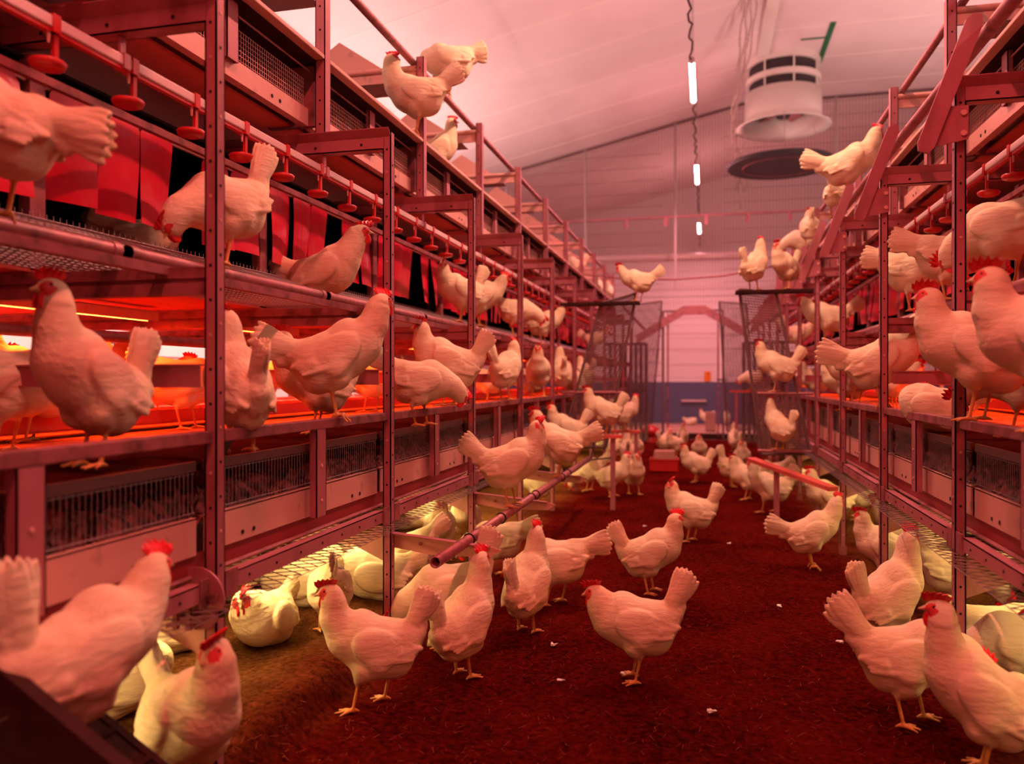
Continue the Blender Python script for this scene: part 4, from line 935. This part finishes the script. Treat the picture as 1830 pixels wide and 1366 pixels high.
FLOCK = [
 ('perch', -1.588, 4.217, 2.49, -157.0, 1.08, 'white hen standing on the edge of the left top platform, looking back over its shoulder', None),
 ('preenr', -1.643, 4.961, 2.966, -158.0, 1.1, 'white hen preening on the top perch pipe of the left rack, head tucked away', None),
 ('tall', -1.803, 5.235, 2.486, 31.0, 1.0, 'white hen with bright red face stretching up behind an upper post on the left platform', None),
 ('alert', -2.133, 12.241, 2.486, 30.0, 0.9, 'small distant white hen on the left top platform, left one of a pair', None),
 ('alert', -1.733, 10.648, 2.486, -166.0, 0.9, 'small distant white hen on the left top platform, right one of a pair', None),
 ('alert', -1.783, 13.28, 2.486, 103.0, 1.0, 'far white hen near the far end of the left top platform, tail just showing', None),
 ('tall', -1.683, 14.006, 2.486, 97.0, 1.0, 'farthest white hen on the left top platform, upright tail towards the aisle', None),
 ('stretch', -0.594, 7.2, 1.815, -179.0, 0.9, 'white hen standing on the plank above the left mesh wing, tail out over the aisle', None),
 ('lowtail', -1.583, 1.493, 1.493, -171.0, 1.0, 'large blurred hen at the left edge on the nest perch, tail pointing down right', None),
 ('peckup', -1.583, 2.389, 1.493, -114.0, 1.03, 'hen bending down by the nearest left post on the nest perch, tail straight up', None),
 ('sit', -2.083, 2.62, 1.552, 68.0, 0.95, 'dim hen crouching inside the nearest left nest box', None),
 ('nestsit', -1.683, 3.337, 1.5, 12.0, 1.1, 'hen pushing out between red strips on the second left nest box, breast over the ledge', None),
 ('facel', -1.583, 5.038, 1.493, -138.0, 1.0, 'hen upright on the left nest perch behind the third front post, red face showing', None),
 ('stretch', -1.583, 5.521, 1.493, 38.0, 1.05, 'hen leaning right out of the nests just beyond the third left front post', None),
 ('graze', -1.583, 6.696, 1.493, 16.0, 1.05, 'hen stretched level along the left nest perch, third in line from the third post', None),
 ('stretch', -1.438, 7.125, 1.425, 16.0, 1.0, 'hen on the left nest edge rail right of the fourth front post, red head raised', None),
 ('alert', -1.833, 8.189, 1.56, 113.0, 0.95, 'hen half hidden behind two others in the left nests, only tail and back showing', None),
 ('stretch', -1.583, 11.547, 1.493, 28.0, 1.0, 'hen on the left nest perch seen through the left mesh wing', None),
 ('tall', -1.467, 1.649, 0.9, -102.0, 1.0, 'large blurred hen standing tall on the left middle tier, nearest the camera there', None),
 ('alert', -2.28, 2.285, 0.9, -120.0, 1.0, 'orange-lit hen deep in the left middle tier behind the big blurred hen, facing left', None),
 ('graze', -2.012, 1.928, 0.9, -114.0, 1.0, 'orange-lit hen cut by the left picture edge on the middle tier', None),
 ('low', -2.629, 2.756, 0.9, -126.0, 1.0, 'glowing orange hen behind the tier crossbeam at far left, only back showing', None),
 ('low', -2.777, 3.595, 0.9, 48.0, 1.0, 'glowing orange hen behind the tier crossbeam, hump right of the big blurred hen', None),
 ('graze', -2.183, 3.019, 0.9, 48.0, 1.0, 'orange hen feeding on the left middle tier beside the nearest front post', None),
 ('tall', -1.344, 2.101, 0.9, 145.0, 0.95, 'hen turned away on the left middle tier right of the nearest post, narrow tail up', None),
 ('stretchup', -1.303, 2.663, 0.978, 34.0, 1.08, 'hen on the left rail with tail to the left and comb behind the second post', None),
 ('alert', -1.529, 2.921, 0.9, -136.0, 1.0, 'shaded hen with dark red head behind the hen whose comb meets the second left post', None),
 ('graze', -2.39, 3.843, 0.9, -144.0, 1.0, 'small orange hen deep in the left tier between the first two posts, head down', None),
 ('graze', -2.171, 4.926, 0.9, -156.0, 1.0, 'orange hen deep in the left tier just left of the second post', None),
 ('graze', -1.295, 3.513, 0.9, 35.0, 1.0, 'pinkish hen feeding low on the left tier right of the second post, tail up', None),
 ('alert', -1.303, 3.934, 0.978, -164.0, 1.08, 'hen on the left rail facing left between second and third posts, scalloped tail fanned up', None),
 ('alert', -1.303, 5.154, 0.978, 76.0, 1.0, 'hen on the left rail turned away towards the aisle just past the third post', None),
 ('alert', -1.303, 6.23, 0.978, -80.0, 1.0, 'hen on the left rail facing straight at the camera beyond the fourth post', None),
 ('low', -1.633, 7.319, 0.9, -147.0, 1.0, 'hen inside the left tier behind the one that faces the camera', None),
 ('tall', -1.303, 7.267, 0.978, 110.0, 1.0, 'hen on the left rail showing its broad upright tail past the fifth post', None),
 ('alert', -1.333, 8.19, 0.9, -111.0, 1.0, 'hen at the left rail half hidden by a far post, partly behind the mesh wing', None),
 ('alert', -1.303, 8.777, 0.978, 128.0, 1.0, 'darkish hen behind the netting of the left mesh wing on the rail', None),
 ('graze', -2.583, 6.178, 0.9, 23.0, 1.0, 'orange hen far back across the left tier beside the feed trough, near the second post', None),
 ('low', -1.883, 6.783, 0.9, -174.0, 1.0, 'orange-tinted hen in the left tier between the third post and the turned-away hen', None),
 ('alert', -0.873, 6.9, 0.64, -173.0, 1.0, 'hen on the small wire step by the left rack, broad tail lifted, facing left', None),
 ('alert', -0.924, 9.45, 0.52, 31.0, 1.0, 'hen perched beyond the small wire step with its red comb raised to the right', None),
 ('face', -0.955, 3.916, 0.474, 22.0, 1.06, 'hen on the aisle perch pole facing the camera, tail low to the left', None),
 ('perchlow', -0.955, 5.18, 0.474, -174.0, 1.08, 'second hen on the aisle perch pole, facing left with its tail low to the right', None),
 ('alert', -1.144, 6.617, 0.5, -160.0, 1.0, 'hen fluttering up behind the two hens of the aisle perch pole', None),
 ('stride', -1.104, 2.532, 0.0, -156.0, 1.02, 'pinkish hen striding left across the litter in the left foreground, tail up', None),
 ('low', -0.256, 2.979, 0.0, -175.0, 1.02, 'pinkish hen standing in the middle foreground, head drawn in and big tail raised', None),
 ('tall', -0.885, 2.871, 0.0, 65.0, 1.0, 'hen seen from behind at lower left centre, split tail up and comb to the right', None),
 ('tall', -0.772, 3.449, 0.0, 75.0, 1.0, 'slim hen seen from behind in mid aisle, red comb up, tail to the left', None),
 ('grazelow', -0.729, 3.895, 0.0, -167.0, 1.05, 'hen with lowered hidden head behind the slim upright hen, tail level to the right', None),
 ('alert', -0.281, 4.218, 0.0, 16.0, 1.02, 'cream hen in mid aisle facing right with bright comb, tail steep to the left', None),
 ('facel', -0.105, 5.625, 0.0, -179.0, 1.05, 'cream hen farther up the aisle, tail high to the right, face towards the camera', None),
 ('alert', -0.112, 8.897, 0.0, -164.0, 1.0, 'white hen near the red feed tray, just to its right on the litter', None),
 ('alert', -0.085, 10.684, 0.0, -92.0, 1.0, 'hen facing the camera behind the white hen right of the feed tray', None),
 ('alert', -0.606, 12.204, 0.0, 58.0, 0.95, 'yellowish hen directly behind the feed tray, left of three', None),
 ('facel', -0.432, 11.732, 0.0, -133.0, 0.95, 'yellowish hen directly behind the feed tray, middle of three', None),
 ('tall', -0.376, 13.083, 0.0, -78.0, 0.95, 'yellowish hen behind the feed tray, right and tallest of three', None),
 ('alert', -0.866, 7.603, 0.0, 10.0, 1.0, 'pink hen facing right on the litter just beyond the end of the perch pole', None),
 ('alert', -0.683, 7.811, 0.0, -70.0, 1.0, 'hen facing the camera behind the pink hen beyond the perch pole', None),
 ('tall', -0.982, 10.259, 0.0, 100.0, 1.0, 'distant hen left of the feed tray with a narrow upright tail', None),
 ('alert', -0.922, 10.892, 0.0, -90.0, 1.0, 'distant hen left of the feed tray with its red face forward', None),
 ('graze', -1.289, 11.831, 0.0, 26.0, 1.0, 'yellow-lit distant hen by the left rack foot, well left of the feed tray', None),
 ('alert', -1.322, 11.0, 0.0, -173.0, 1.0, 'bright yellow-lit distant hen under the end of the left rack', None),
 ('peck', -1.147, 7.955, 0.0, -176.0, 1.0, 'pink hen pecking the litter low down behind the end of the perch pole', None),
 ('grazelow', -1.163, 4.369, 0.0, -173.0, 1.0, 'pink hen under the aisle perch pole, back crossed by the pole', None),
 ('peckup', -1.052, 3.192, 0.0, -160.0, 1.12, 'large pink hen with lowered head behind the open end of the perch pole', None),
 ('peck', -1.445, 3.713, 0.068, -149.0, 0.95, 'pale hen pecking just right of the second left post, partly behind it', None),
 ('alert', -1.612, 4.702, 0.0, -66.0, 1.0, 'white hen under the left rack facing the camera with red comb, left of two', None),
 ('alert', -1.552, 5.077, 0.0, -88.0, 1.0, 'white hen under the left rack facing the camera with red comb, right of two', None),
 ('low', -1.878, 5.203, 0.0, 20.0, 1.05, 'cream hen in the shade under the left rack behind the two that face the camera', None),
 ('alert', -1.453, 6.851, 0.0, -166.0, 1.0, 'hen standing under the left rack far along, seen below the perch pole hens', None),
 ('sit', -1.658, 2.752, 0.1, -91.0, 1.05, 'cream hen sitting on the litter by the nearest left post, red face forward', None),
 ('doze', -2.174, 3.381, 0.098, 103.0, 1.0, 'cream hen lying behind the sitting hen by the nearest left post, barred by shelf shadows', None),
 ('dozer', -1.829, 3.28, 0.1, -153.0, 1.05, 'cream hen lying fluffed up with hidden head, right of the sitting hen', None),
 ('doze', -1.972, 3.791, 0.058, 37.0, 1.0, 'yellow-lit hen resting under the wire shelf, farther back than the fluffed hen', None),
 ('peck', -1.468, 2.936, 0.1, 119.0, 0.9, 'thin-looking hen seen from behind, feeding beside the striding foreground hen', None),
 ('dozer', -1.521, 3.489, 0.092, -161.0, 1.15, 'large brownish hen resting in shade left of the second left post', None),
 ('doze', -2.009, 4.348, 0.001, -150.0, 1.0, 'brightest yellow-lit hen resting under the wire shelf between first and second posts', None),
 ('doze', -2.159, 5.649, 0.0, 21.0, 1.0, 'yellow-lit hen resting deep under the left rack beyond the second post', None),
 ('doze', -1.925, 2.618, 0.1, 36.0, 1.0, 'yellow-lit hen lying under the left rack behind the round idler plate', None),
 ('strideup', -1.215, 1.351, 0.352, 78.0, 1.03, 'large blurred pink hen standing on the dark ramp in the near left corner', None),
 ('face', -1.249, 1.733, 0.049, -28.0, 1.1, 'blurred hen with upright neck and red face in the near left corner', None),
 ('dozer', -1.74, 2.098, 0.1, 60.0, 1.0, 'pale blurred hen lying behind the hen with the upright neck in the near left corner', None),
 ('walklow', 0.646, 2.817, 0.0, 1.0, 1.05, 'pink hen walking right at lower right, tail raised to the left', None),
 ('tall', 0.756, 2.511, 0.0, 170.0, 1.06, 'large near hen at the lower right corner facing left with stretched neck', None),
 ('tall', 0.735, 3.555, 0.0, 33.0, 1.08, 'hen seen from behind right of the aisle, ribbed tail fan left, red comb on top', None),
 ('alert', 0.94, 4.604, 0.0, 164.0, 1.0, 'pinkish hen half hidden behind the hen with the ribbed tail fan', None),
 ('peckup', 1.152, 4.141, 0.0, -2.0, 1.0, 'hen with an upright lit tail behind the nearest right post', None),
 ('doze', 1.497, 4.791, 0.0, 165.0, 1.05, 'yellow-lit hen resting under the right wire shelf', None),
 ('dozer', 1.175, 3.58, 0.0, -13.0, 1.1, 'brownish hen resting in shade at the right edge under the rack', None),
 ('peckup', 1.051, 3.087, 0.0, 167.0, 1.0, 'hen at the right picture edge with lowered red head and split tail up', None),
 ('sit', 0.975, 2.76, 0.0, 171.0, 1.0, 'hen sitting low at the extreme lower right edge', None),
 ('stretchup', 0.616, 5.04, 0.0, 13.0, 1.0, 'cream hen alone right of the aisle, walking off to the right with tail low', None),
 ('alert', 0.91, 6.432, 0.0, -178.0, 1.08, 'pink and white hen beside the far right post foot, head up facing left', None),
 ('stride', 0.526, 7.019, 0.0, 176.0, 1.05, 'pink full-tailed hen facing left, right of the aisle beyond the lone cream hen', None),
 ('alert', 0.37, 7.722, 0.0, -179.0, 1.0, 'hen facing left just behind the full-tailed pink hen', None),
 ('peckup', 0.261, 8.607, 0.0, 38.0, 1.0, 'hen with a broad fanned tail left of the group on the right', None),
 ('alert', 0.417, 9.777, 0.0, -100.0, 1.0, 'distant upright hen behind the fan-tailed hen of the right group', None),
 ('graze', 0.596, 8.174, 0.0, 176.0, 1.0, 'hen with level back between the full-tailed hen and the right mesh wing', None),
 ('tall', 0.428, 12.765, 0.0, 93.0, 1.0, 'far hen with a narrow upright tail by the right side of the wire door', None),
 ('low', 1.229, 5.549, 0.0, 166.0, 1.05, 'brownish hen in the shade under the right rack behind the second post', None),
 ('grazelow', 1.234, 5.036, 0.0, 166.0, 1.05, 'dark cream hen under the right wire shelf between the first two posts', None),
 ('peck', 1.196, 6.776, 0.0, 140.0, 1.0, 'hen pecking under the right rack beside the third post', None),
 ('doze', 0.906, 8.867, 0.0, -166.0, 1.0, 'hen resting beneath the right mesh wing', None),
 ('alert', 0.868, 2.329, 0.978, 158.0, 1.08, 'large blurred hen on the right rail at the right picture edge', None),
 ('alert', 0.868, 2.921, 0.978, 169.0, 1.1, 'tall hen on the right rail just behind the nearest right post, red wattles showing', None),
 ('stretchup', 0.868, 4.366, 0.978, -9.0, 1.12, 'hen perched on the right rail at the second post, long tail level to the left', None),
 ('stretch', 0.948, 5.604, 0.955, 170.0, 1.0, 'hen on the right tier facing left with a tall red comb, beside the third post', None),
 ('alert', 0.948, 5.995, 0.9, 173.0, 0.95, 'hen with bright red face in the right tier, lower of two by the third post', None),
 ('dozer', 0.956, 3.784, 0.9, 156.0, 1.0, 'pinkish hen resting on the right tier between the rail hens', None),
 ('grazelow', 1.16, 3.319, 0.9, 153.0, 1.1, 'whitish hen cut by the right picture edge inside the right tier', None),
 ('alert', 1.098, 8.845, 0.9, -167.0, 1.0, 'orange-tinted hen in the right tier between two far posts', None),
 ('graze', 1.448, 12.828, 0.9, -6.0, 1.0, 'reddish hen feeding in the right tier behind the mesh wing', None),
 ('low', 1.292, 6.079, 0.9, -2.0, 1.0, 'orange-lit hen deep in the right tier behind the long-tailed hen', None),
 ('alert', 0.573, 7.0, 1.012, 177.0, 1.05, 'hen on the upper bar of the right mesh wing, facing left with red comb', None),
 ('tall', 0.587, 6.95, 0.535, 135.0, 0.95, 'hen clinging to the lower bar of the right mesh wing, turned away', None),
 ('graze', 0.695, 12.8, 0.95, 177.0, 1.0, 'dim reddish hen behind the netting at the end of the right rack', None),
 ('stretch', 1.003, 7.245, 1.425, 172.0, 1.1, 'hen on the right nest rail facing left, head up, beyond the third post', None),
 ('low', 1.003, 9.465, 1.425, -1.0, 1.0, 'small hen on the right nest rail, farthest along before the mesh wing', None),
 ('grazelow', 1.148, 4.859, 1.493, -9.0, 1.1, 'hen on the right nest perch between first and second posts, tail level to the left', None),
 ('grazelow', 1.148, 4.231, 1.493, -0.0, 1.05, 'hen on the right nest perch partly behind the nearest right post, tail to the left', None),
 ('peckup', 1.148, 3.558, 1.493, 142.0, 1.1, 'hen on the right nest perch with its ribbed tail straight up', None),
 ('stretchup', 0.943, 5.762, 2.339, -1.0, 1.12, 'cream hen nearest on the slanted-arm perch pipe of the right rack, tail left', None),
 ('alert', 0.943, 6.384, 2.339, 67.0, 0.85, 'small cream hen on the right perch pipe directly behind the lone one', None),
 ('alert', 0.943, 7.873, 2.339, 88.0, 0.95, 'cream hen on the right perch pipe, only tail and back seen past an arm', None),
 ('graze', 0.943, 8.642, 2.339, -166.0, 1.0, 'cream hen on the right perch pipe bending its red head down', None),
 ('tall', 0.394, 7.0, 1.865, 52.0, 1.0, 'white hen on the plank above the right mesh wing, tail up to the left', None),
 ('alert', 0.645, 7.0, 1.865, -130.0, 0.95, 'white hen on the plank above the right mesh wing behind the sagging chain', None),
 ('alert', 0.0, 19.968, -0.012, 178.0, 1.0, 'pale far hen behind the wire door, below the orange notice', None),
 ('doze', -0.35, 20.192, -0.012, 1.0, 1.0, 'pale far hen lying behind the wire door', None),
 ('alert', 0.477, 20.085, -0.012, 89.0, 1.0, 'pale far hen seen right of the wire door post', None),
]

for k_, kw_ in KINDS.items(): make_kind(k_, **kw_)
WAT = wattle_mesh('wattle'); EYE = eye_mesh()
def place_hen(kind, x, y, z, yaw, sc, label, group):
    me, cm, Hd, RH = HEN[kind]
    o = bpy.data.objects.new('hen', me); COL.objects.link(o)
    o.location = (x, y, z-.001); o.rotation_euler = (0, 0, math.radians(yaw)); o.scale = (sc,)*3
    tag(o, label, 'hen', group)
    fr = Matrix.Translation(Hd)@RH.to_4x4()
    def part(name, m, off):
        c = bpy.data.objects.new(name, m); COL.objects.link(c); c.parent = o
        c.matrix_local = fr@Matrix.Translation(off)
    part('comb', cm, (.008, 0, .014))
    for s in (-1, 1):
        part('wattle', WAT, (.014, s*.010, -.012)); part('eye', EYE, (.013, s*.0195, .005))
    return o
for row in FLOCK: place_hen(*row)
